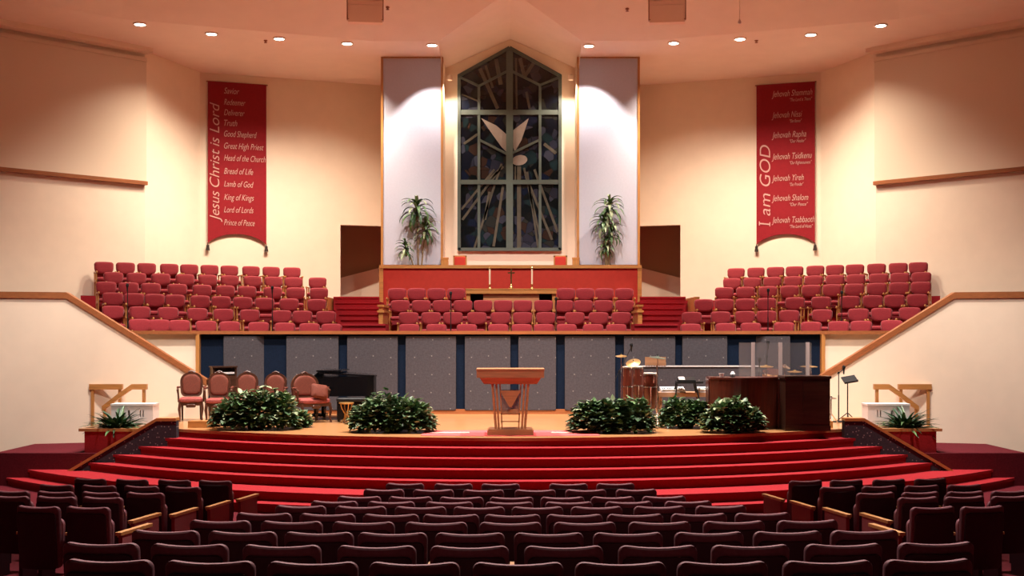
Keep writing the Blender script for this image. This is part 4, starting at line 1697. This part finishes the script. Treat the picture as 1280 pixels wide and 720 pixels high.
def mic_stand(px, ybase_z, py, d, label, boom=None, zbase=STG, head=True, round_base=True):
    p = at(px, py, d)
    t = thing('microphone_stand', label, 'microphone stand', (p.x, d, zbase), 0, 'black microphone stands')
    H = p.z - zbase
    m = MB()
    m.tube([(0, 0, .02), (0, 0, H * .55)], .014, 8)
    m.tube([(0, 0, H * .5), (0, 0, H)], .010, 8)
    m.build('pole', BLACK, t)
    if round_base:
        m = MB()
        m.lathe([(.001, 0), (.13, 0), (.125, .02), (.03, .035), (.001, .035)], 18)
        m.build('base', BLACK, t)
    else:
        tripod(t, 0, .26, 3, .2, BLACK)
    if boom:
        a, b = boom
        m = MB()
        m.tube([(-a * .35, 0, H - b * .35), (a, 0, H + b)], .009, 6)
        m.lathe([(.001, -.02), (.022, -.02), (.022, .02), (.001, .02)], 8, (0, 0, H))
        m.build('boom_arm', BLACK, t)
        hx, hz = a, H + b
    else:
        hx, hz = 0, H
    m = MB()
    m.lathe([(.001, -.12), (.014, -.12), (.02, -.02), (.032, .0), (.036, .03), (.026, .06), (.001, .068)], 10, (hx, -.02, hz + .02))
    m.build('microphone', BLACK, t)
    return t


mic_stand(774, 0, 464, 25.7, 'black boom microphone stand reaching up over the congas', (.26, .52))

# low grey divider
d = 26.25
a, b = at(793, 457, d), at(951, 520, d)
t = thing('low_divider', 'low flecked grey acoustic divider behind the keyboards', 'divider', ((a.x + b.x) / 2, d, STG))
W2, H = (b.x - a.x) / 2, a.z - STG
m = MB()
m.box(-W2, W2, -.04, .04, .03, H - .02)
m.build('panel', GREYP, t)
m = MB()
m.box(-W2 - .01, W2 + .01, -.055, .055, H - .025, H)
m.build('top_edge', KEYB, t)
for x in (-W2 + .2, W2 - .2):
    m = MB()
    m.box(x - .03, x + .03, -.2, .2, 0, .03)
    m.build('foot', BLACK, t)

# keyboards on one brown table
d = 25.1
k = d / F
zt = zr(490, d)
t = thing('keyboard_table', 'brown table carrying two pale keyboards behind the dark leafy bush', 'table', ((856 - CX) * k, d, STG))
H = zt - STG
m = MB()
m.box(-36 * k, 36 * k, -.3, .3, H - .09, H)
m.build('table_top', TAN, t)
for x in (-32 * k, 32 * k):
    for y in (-.24, .24):
        m = MB()
        m.box(x - .025, x + .025, y - .025, y + .025, 0, H - .09)
        m.build('leg', TAN, t)


def keyboard(px0, px1, label):
    t = thing('electronic_keyboard', label, 'keyboard', (((px0 + px1) / 2 - CX) * k, d - .1, zt))
    W2 = (px1 - px0) / 2 * k
    m = MB()
    m.loft([[(-W2, -.17, 0), (W2, -.17, 0), (W2, .17, 0), (-W2, .17, 0)], [(-W2, -.17, .05), (W2, -.17, .05), (W2, .17, .11), (-W2, .17, .11)]])
    m.build('body', KEYB, t, smooth=False)
    m = MB()
    m.loft([[(-W2 + .02, -.175, .052), (W2 - .02, -.175, .052), (W2 - .02, -.02, .078), (-W2 + .02, -.02, .078)], [(-W2 + .02, -.175, .062), (W2 - .02, -.175, .062), (W2 - .02, -.02, .088), (-W2 + .02, -.02, .088)]])
    o = m.build('white_keys', IVORY, t, smooth=False)
    m = MB()
    n = int(2 * W2 / .034)
    for i in range(n):
        if i % 7 in (2, 6):
            continue
        x = -W2 + .035 + i * .034
        m.box(x - .006, x + .006, -.11, -.025, .075, .098)
    m.build('black_keys', BLACK, t, smooth=False)
    return t


keyboard(825, 854.5, 'pale electronic keyboard at the left on the brown table')
keyboard(869, 892, 'pale electronic keyboard at the right on the brown table, by the console')

# black folding music stand over the keyboards
d = 24.75
k = d / F
p = at(858, 478, d)
t = thing('keyboard_stand', 'black folding stand with splayed legs holding a small mixer, over the keyboards', 'stand', (p.x, d, STG))
H = p.z - STG
m = MB()
m.box(-13 * k, 20 * k, -.12, .12, H - .02, H + .02)
m.build('tray', BLACK, t)
for x0, x1 in ((-12, -20), (10, 22)):
    for y in (-.1, .1):
        m = MB()
        m.tube([(x0 * k, y, H - .01), (x1 * k, y * 1.6, 0)], .016, 7)
        m.build('leg', BLACK, t)
m = MB()
m.tube([(-16.2 * k, .125, H * .5), (16.4 * k, .125, H * .5)], .012, 6)
m.build('crossbar', BLACK, t)
p2 = at(852, 473, d)
t = thing('small_mixer', 'small white and black mixer box on the black folding stand', 'mixer', (p.x - .02, d, p.z + .02))
m = MB()
m.loft([[(-.16, -.1, 0), (.2, -.1, 0), (.2, .1, 0), (-.16, .1, 0)], [(-.16, -.1, .03), (.2, -.1, .03), (.2, .1, .09), (-.16, .1, .09)]])
m.build('case', BLACK, t, smooth=False)
m = MB()
m.loft([[(-.14, -.09, .035), (-.02, -.09, .035), (-.02, .07, .085), (-.14, .07, .085)], [(-.14, -.09, .045), (-.02, -.09, .045), (-.02, .07, .095), (-.14, .07, .095)]])
m.build('control_panel', WHITE, t, smooth=False)

# ------------------------------------------------------------------ curved console and dark cabinet
d = 22.88
k = d / F
t = thing('curved_console', 'curved red mahogany console enclosure on the right of the stage, left of the dark cabinet', 'console', ((932 - CX) * k, d, STG))
H = zr(471.5, d) - STG
n = 10
pts = []
for i in range(n + 1):
    q = i / n
    x = (-44 + 87 * q) * k
    y = -.28 + .42 * (2 * q - .9) ** 2 * (1 if q < .45 else .85)
    pts.append((x, y))
m = MB()
back = [(x, y + .05) for x, y in pts[::-1]]
m.slab(pts + back, 0.03, H - .04)
m.build('curved_front', MAHOG, t, ang=2)
m = MB()
m.slab([(x, y - .02) for x, y in pts] + [(pts[-1][0] + .02, .45), (pts[0][0] - .02, .45)], H - .04, H)
m.build('top', MAHOG, t)
m = MB()
m.slab([(x, y - .012) for x, y in pts] + [(x, y + .06) for x, y in pts[::-1]], 0, .06)
m.build('plinth', DARKW, t)
for x, nm in ((pts[0][0], 'side_panel'), (pts[-1][0], 'side_panel')):
    m = MB()
    m.box(x - .02, x + .02, .1, .43, 0.0, H - .04)
    m.build(nm, MAHOG, t)

d = 22.75
k = d / F
t = thing('dark_cabinet', 'dark walnut cabinet with plain front at the right end of the stage', 'cabinet', ((1005.5 - CX) * k, d, STG))
H = zr(469.5, d) - STG
W2 = 27.5 * k
m = MB()
m.box(-W2, W2, -.26, .30, .05, H - .05)
m.build('carcass', DARKW, t)
m = MB()
m.box(-W2 - .02, W2 + .02, -.29, .32, H - .05, H)
m.build('top', DARKW, t)
m = MB()
m.box(-W2 - .01, W2 + .01, -.275, .31, 0, .10)
m.build('plinth', DARKW, t)
m = MB()
m.box(-W2 * .22, W2 * .94, -.275, -.26, .14, H - .10)
m.build('front_panel', DARKW, t)
t2 = t
# cables bundle standing in the gap
t = thing('floor_amplifier', 'small black amplifier box with a pale dial in the gap between console and cabinet', 'amplifier', ((969 - CX) * k + .02, d + .5, STG))
m = MB()
m.box(-.13, .13, -.1, .12, 0, .62)
m.build('case', BLACK, t)
m = MB()
m.cushion(rrect(.16, .18, .08, 5), .02, .005, T(0, -.11, .18))
m.build('speaker_cone', KEYB, t)

# ------------------------------------------------------------------ drum shield and kit
DS = 23.55
pts = [(924, 24.2), (941.5, DS), (975.5, DS - .25), (1009.5, DS), (1014, 24.4)]
t = thing('drum_shield', 'clear acrylic drum shield panels standing above the console and cabinet', 'screen', (at(975, 500, DS).x, DS, STG))
tx = t.location.x
zs = zr(428.5, DS) - STG
for (pa, da), (pb, db) in zip(pts, pts[1:]):
    a, b = Vector(((pa - CX) * da / F - tx, da - DS)), Vector(((pb - CX) * db / F - tx, db - DS))
    n_ = Vector((-(b - a).y, (b - a).x)).normalized() * .006
    m = MB()
    m.slab([tuple(a + n_), tuple(b + n_), tuple(b - n_), tuple(a - n_)], .0, zs)
    m.build('clear_panel', ACRY, t, smooth=False)
for px, dd in pts[1:4]:
    m = MB()
    x = (px - CX) * dd / F - tx
    m.box(x - .035, x + .035, dd - DS - .015, dd - DS + .015, 0, zs + .01)
    m.build('hinge_strip', ACRE, t)

KD = 24.9


def drum(px, py, r, h, label, tilt=0, col=MAHOG, name='drum', KD=24.9):
    p = at(px, py, KD)
    t = thing(name, label, 'drum', (p.x, KD + (.1 if r > .15 else 0), p.z), 0, 'drum kit')
    M_ = T(rx=R(tilt))
    m = MB()
    m.lathe([(.001, -h), (r, -h), (r, 0), (.001, 0)], 22, M=M_)
    m.build('shell', col, t)
    m = MB()
    m.lathe([(r * .97, -.03), (r * 1.04, -.03), (r * 1.04, .012), (r * .97, .012)], 22, M=M_)
    m.build('rim', CHROME, t)
    m = MB()
    m.lathe([(.001, .006), (r * .96, .006), (r * .96, -.004), (.001, -.004)], 22, M=M_)
    m.build('drum_head', DRUMHEAD, t)
    for i in range(3):
        a = i * 2.1 + .6
        m = MB()
        m.tube([(math.cos(a) * r, math.sin(a) * r, -h * .5), (math.cos(a) * r * 1.1, math.sin(a) * r * 1.1, STG - p.z)], .012, 6)
        m.build('leg', CHROME, t)
    return t


drum(967, 465.5, .20, .22, 'amber tom drum behind the clear shield', 18, OAK, 'tom_drum')
drum(966, 474, .17, .14, 'pale snare drum at the console edge, behind the clear shield', 0, CHROME, 'snare_drum', 24.35)
bd = thing('bass_drum', 'dark bass drum low behind the console and cabinet gap', 'drum', ((985 - CX) * KD / F, 25.3, STG), 0, 'drum kit')
m = MB()
m.lathe([(.001, -.2), (.28, -.2), (.28, .2), (.001, .2)], 26, (0, 0, .29), T(rx=R(90)))
m.build('shell', MAHOG, bd)
m = MB()
m.lathe([(.27, .19), (.295, .19), (.295, .23), (.27, .23)], 26, (0, 0, .29), T(rx=R(90)))
m.build('hoop', DARKW, bd)
cymbal(957.5, 457.5, 24.5, .15, 6, 'flat cymbal seen through the shield, leftmost of the kit')
cymbal(981, 457, 25.2, .13, 16, 'tilted pale cymbal at the middle strip of the shield', CHROME, 18)
cymbal(993.5, 464, 24.6, .15, 4, 'gold cymbal just above the dark cabinet')
cymbal(1011, 457.5, 24.7, .18, 3, 'wide pale cymbal at the right strip of the shield')
mic_stand(949, 0, 452, 24.2, 'black drum microphone behind the clear shield, left side', None)
mic_stand(958.5, 0, 446, 25.6, 'black boom microphone rising over the drum kit behind the shield', (.02, .26))
# small equipment on the console
d = 22.9
k = d / F
zt_ = zr(471.5, 22.75)
for px, w2, h_, nm, lb, c_ in ((901.5, .05, .07, 'pale_cup', 'small pale cup on the left of the curved console', WHITE), (915, .075, .11, 'desk_lamp', 'white desk lamp head on the curved console', WHITE)):
    t = thing(nm, lb, 'cup' if 'cup' in nm else 'lamp', ((px - CX) * k, 22.85, zt_))
    m = MB()
    if 'cup' in nm:
        m.lathe([(.001, 0), (w2 * .7, 0), (w2, h_), (w2 * .92, h_), (w2 * .64, .01), (.001, .01)], 14)
        m.build('cup_wall', c_, t)
    else:
        m.lathe([(.001, 0), (.05, 0), (.045, .015), (.001, .02)], 12)
        m.build('base', BLACK, t)
        m = MB()
        m.tube([(0, 0, .01), (.0, .03, .06), (0, -.01, .10)], .008, 6)
        m.build('neck', BLACK, t)
        m = MB()
        m.lathe([(.05, -.03), (.02, .02), (.001, .025)], 14, (0, -.02, .085))
        m.build('shade', WHITE, t)

# ------------------------------------------------------------------ stands at the right wall
mic_stand(1048.3, 0, 466, 24.8, 'tall black microphone stand with a short boom by the right stair wall', (.10, .07))
d = 24.7
k = d / F
p = at(1059.5, 475, d)
t = thing('music_stand', 'black music stand with tilted desk, rightmost on the stage by the stair wall', 'music stand', (p.x, d, STG))
H = p.z - STG
m = MB()
m.tube([(0, 0, .05), (0, 0, H)], .013, 8)
m.build('pole', BLACK, t)
m = MB()
m.box(-.14, .14, -.11, .11, -.012, .012, T(.03, -.02, H + .02, rx=R(28), ry=R(-10)))
m.box(-.14, .14, -.14, -.11, -.012, .03, T(.03, -.02, H + .02, rx=R(28), ry=R(-10)))
m.build('desk', BLACK, t)
tripod(t, 0, .24, 3, .2, BLACK)
d = 24.3
p = at(1037, 497, d)
t = thing('low_cymbal_stand', 'low chrome stand with a small cymbal just right of the dark cabinet', 'stand', (p.x + .03, d, STG))
H = p.z - STG
m = MB()
m.tube([(0, 0, .1), (0, 0, H + .03)], .014, 8)
m.build('pole', CHROME, t)
cymbal_disc(.11, T(0, 0, H, rx=R(6))).build('cymbal', CHROME, t)
tripod(t, 0, .17, 3, .22)
# choir microphones on stands
for px, py, k_, nm, w_ in ((159.5, 359, 5, 'left', 'leftmost choir block, at its outer end'), (340.5, 362, 5, 'left', 'left-hand choir block, near its inner end'), (563.5, 369, 6, 'mid', 'centre choir block, left side'), (695, 376, 6, 'mid', 'centre choir block, right of the altar table'), (960, 365, 5, 'right', 'right-hand choir block, near its inner end'), (1052, 368, 5, 'right', 'right-hand choir block, toward its outer end')):
    d0 = CH_D[k_] - (.58 if k_ < 6 else .36)
    d = d0
    for _ in range(8):
        X = (px - CX) * d / F
        d = dplan(X, d0) if nm != 'mid' else d0
    row = SP[nm][k_]
    zb_ = min(row, key=lambda q: abs(q[0] - X))[2]
    t = mic_stand(px, 0, py, d, 'slim black microphone stand in the ' + w_, None, zb_)

# ------------------------------------------------------------------ handrails, white boxes and ferns at the stage sides
for s, nm in ((-1, 'left'), (1, 'right')):
    d = 24.6
    k = d / F
    X = lambda px: s * abs(px - CX) * k

    def rail(t, pts, y):
        m = MB()
        ps = [(X(a), zr(b, d)) for a, b in pts]
        h = 3.4 * k
        m.prism([(x, z + h) for x, z in ps] + [(x, z - h) for x, z in ps[::-1]], y - .04, y + .04)
        m.v = [(x - ox_, yy, z - STG) for x, yy, z in m.v]
        m.build('rail', OAK, t, smooth=False)
    t = thing('handrail', 'oak handrail bent down the side steps beside the white box, %s side of the stage' % nm, 'handrail', (X(166), d, STG))
    ox_ = X(166)
    rail(t, [(184, 483.5), (165, 483.5), (150, 494), (128, 511)], 0)
    for a, b in ((180, 484),):
        m = MB()
        m.box(X(a) - ox_ - .03, X(a) - ox_ + .03, -.03, .03, 0.0, zr(b, d) - STG)
        m.build('post', OAKV, t)
    m = MB()
    m.box(X(131) - ox_ - .03, X(131) - ox_ + .03, -.03, .03, .62 - STG, zr(509, d) - STG)
    m.build('post', OAKV, t)
    d = 25.3
    k = d / F
    t = thing('handrail', 'short level oak rail end behind the bent handrail, %s side of the stage' % nm, 'handrail', (X(140), d, STG))
    ox_ = X(140)
    rail(t, [(153.5, 483.5), (112, 483.5)], 0)
    for a in (150, 116):
        m = MB()
        m.box(X(a) - ox_ - .03, X(a) - ox_ + .03, -.03, .03, .62 - STG if a < 142 else 0.0, zr(484, d) - STG)
        m.build('post', OAKV, t)
    # white openwork box
    d = 24.1
    k = d / F
    zt_ = zr(504, d)
    t = thing('white_planter_box', 'white box with cut-out slots behind the %s wing wall' % nm, 'box', (X(170), d, STG), 0)
    xa, xb = sorted((X(195) - X(170), X(143) - X(170)))
    H = zt_ - STG
    m = MB()
    m.box(xa - .01, xb + .01, -.21, .21, H - .04, H)
    m.box(xa, xa + .03, -.17, .2, 0, H - .04)
    m.box(xb - .03, xb, -.17, .2, 0, H - .04)
    m.box(xa + .03, xb - .03, .17, .2, 0, H - .04)
    m.box(xa + .03, xb - .03, -.13, -.11, 0, H - .04)  # white inner sheet added to keep the slots from going dark
    m.box(xa, xb, -.2, -.17, 0, .16)
    m.box(xa, xb, -.2, -.17, H - .13, H - .04)
    q = [0, .22, .25, .29, .32, .55, .60, 1]
    if s < 0:
        q = [1 - v for v in q[::-1]]
    for i in range(0, 7, 2):
        m.box(xa + (xb - xa) * q[i], xa + (xb - xa) * q[i + 1], -.2, -.17, .16, H - .13)
    m.build('box_shell', WHITE, t, smooth=False)
    m = MB()
    for zq in (.35, .62):
        m.box(xa + .02, xb - .02, -.165, -.14, H * zq, H * zq + .02)
    m.build('slat', WHITE, t, smooth=False)
    # fern
    d = 23.5
    k = d / F
    for i, (px, ht, lb) in enumerate(((146, 505, 'dark green fern behind the %s wing wall, in front of the white box' % nm),)):
        zb = .62
        t = thing('potted_fern', lb, 'fern', (X(px) - s * 0, d + .1 * i, zb + 0 if abs(X(px)) > 6.6 else STG))
        m = MB()
        m.lathe([(.001, 0), (.14, 0), (.18, .25), (.16, .25), (.001, .22)], 16)
        m.build('pot', POT, t)
        m = MB()
        rr = random.Random(31 + i)
        for j in range(190):
            m.cur = rr.choice((0, 0, 0, 1))
            strap_leaf(m, (rr.uniform(-.06, .06), rr.uniform(-.05, .05), .22), rr.uniform(0, 2 * PI), rr.uniform(.45, .85) * (1), R(rr.uniform(45, 88)), rr.uniform(.028, .045), R(rr.uniform(50, 110)))
        o = m.build('fronds', [FERN, GREEN2], t)

# ------------------------------------------------------------------ theatre seats of the hall, seen from behind
def make_seat(end_panel=0):
    t = thing('theatre_seat', '', 'seat', (0, 0, 0), 0, 'burgundy theatre seats of the hall')
    W, H = .45, .60
    curv = lambda x, z: -.055 * (1 - (2 * x / W) ** 2) - .10 * (z - .2)
    ol = rrect(W, H, .05, 5, 0, .05, -.012)
    # back stands slightly reclined toward the viewer (-y)
    m = MB()
    m.cushion(ol, .062, .02, T(0, .02, .30), curv)
    m.build('backrest', SEATF, t)
    m = MB()
    m.cushion(rrect(W - .035, H - .055, .04, 4, 0, .05), .02, .006, T(0, -.022, .295), curv)
    m.build('back_shell', SEATB, t)
    m = MB()
    m.cushion(rrect(.37, .40, .06, 4), .08, .03, T(0, .10, .36, rx=R(-2)))
    m.build('seat', SEATF, t)
    for s in (-1, 1):
        m = MB()
        m.box(s * .275 - .022, s * .275 + .022, .06, .42, .60, .625)
        m.build('armrest', OAK, t)
        m = MB()
        m.box(s * .275 - .02, s * .275 + .02, .10, .34, 0, .60)
        m.build('standard', SEATB, t)
    if end_panel:
        s = end_panel
        m = MB()
        m.box(s * .31 - .02, s * .31 + .02, .02, .52, .05, .64)
        m.build('end_panel', CHOIR, t)
        m = MB()
        m.loft([[(s * .31 - .03, -.02, .63), (s * .31 + .03, -.02, .63), (s * .31 + .03, .56, .63), (s * .31 - .03, .56, .63)], [(s * .31 - .03, -.02, .66), (s * .31 + .03, -.02, .66), (s * .31 + .03, .56, .66), (s * .31 - .03, .56, .66)]])
        m.build('end_cap', OAK, t)
    return t


ROWS = [
    [(483, 530), (544, 590), (602.6, 649), (688, 733), (746, 792)],
    [(455, 505.5), (517, 567), (579, 630), (644, 694), (707, 757), (770, 820)],
    [(423, 476), (486.5, 540), (550, 604), (613, 666), (676, 730), (739, 792), (803, 856)],
    [(389.5, 447.5), (461, 518), (533, 591), (608, 665), (682, 740), (756.6, 814.6), (831.5, 888)],
    [(346, 407), (420, 483), (495, 557), (568, 630), (640.5, 703), (714, 777), (792.5, 855), (870, 931)],
    [(297, 365), (376, 444), (455, 523), (529, 599), (606, 675), (684, 752), (759, 828), (839, 907), (919, 985.5)],
    [(240, 313), (329, 402), (417, 493), (507.6, 583.6), (600, 676), (692.7, 768.6), (785.7, 862), (879, 954), (970.7, 1045.6)],
    [(167, 250), (263, 346), (358, 441), (448.6, 533.6), (545, 630), (643.7, 728), (742, 827), (843, 928), (941, 1025.6), (1038, 1120)],
    [(87, 170), (192, 285), (306, 401), (424, 519), (539, 635), (657, 752), (773.5, 869.5), (889.5, 984), (1005.5, 1099.5), (1120.6, 1215)],
    [(84, 193), (211, 318), (338, 446), (464, 573), (593, 702), (720.8, 829.5), (848, 956), (978, 1088), (1103.6, 1212)]]


def ring_pos(px, r):
    d = PIV - r
    for _ in range(20):
        X = (px - CX) * d / F
        d = PIV - math.sqrt(r * r - X * X)
    return (px - CX) * d / F, d


seat0 = make_seat()
used = False
for i, row in enumerate(ROWS):
    r = PIV - ROWD[i]
    for j, (a, b) in enumerate(row):
        X, d = ring_pos((a + b) / 2, r)
        z = floor_z(r, 0)
        rn = {0: 'row closest to the steps', 9: 'row nearest the camera'}.get(i, ORD[i] + ' row from the steps')
        lb = 'burgundy theatre seat, centre block, %s, %s from left' % (rn, ORD[j])
        th = math.atan2(X, PIV - d)
        zz_ = floor_z(r, th)
        args = ((X, d, z), th, lb)
        if not used:
            seat0.location, seat0.rotation_euler, used = args[0], (0, 0, th), True
            seat0['label'] = lb
        else:
            dup(seat0, *args)

SIDE = [([270, 219, 166, 114], 599.5, 15.3), ([230, 178, 125, 72], 607, 14.25), ([183, 127, 71, 16], 614.5, 13.2), ([130, 72, 14], 620, 12.3), ([112, 50], 632, 11.3)]
for s, nm in ((-1, 'left'), (1, 'right')):
    end = make_seat(1 if s < 0 else -1)
    mid = make_seat()
    fe = fm = True
    for i, (pxs, y, d0) in enumerate(SIDE):
        r_ = None
        for j, px in enumerate(pxs):
            d = d0 + (0.11 * j)
            X = s * abs(px - CX) * d / F
            z = zr(y - .8 * j, d) - .9
            lb = 'burgundy theatre seat, %s side block, %s row, %s' % (nm, ORD[i], 'aisle end with wooden end panel' if j == 0 else ORD[j] + ' from the aisle')
            rz = -s * R(-12.5)
            src = end if j == 0 else mid
            if (j == 0 and fe) or (j and fm):
                src.location, src.rotation_euler = (X, d, z), (0, 0, rz)
                src['label'] = lb
                if j == 0:
                    fe = False
                else:
                    fm = False
            else:
                dup(src, (X, d, z), rz, lb)
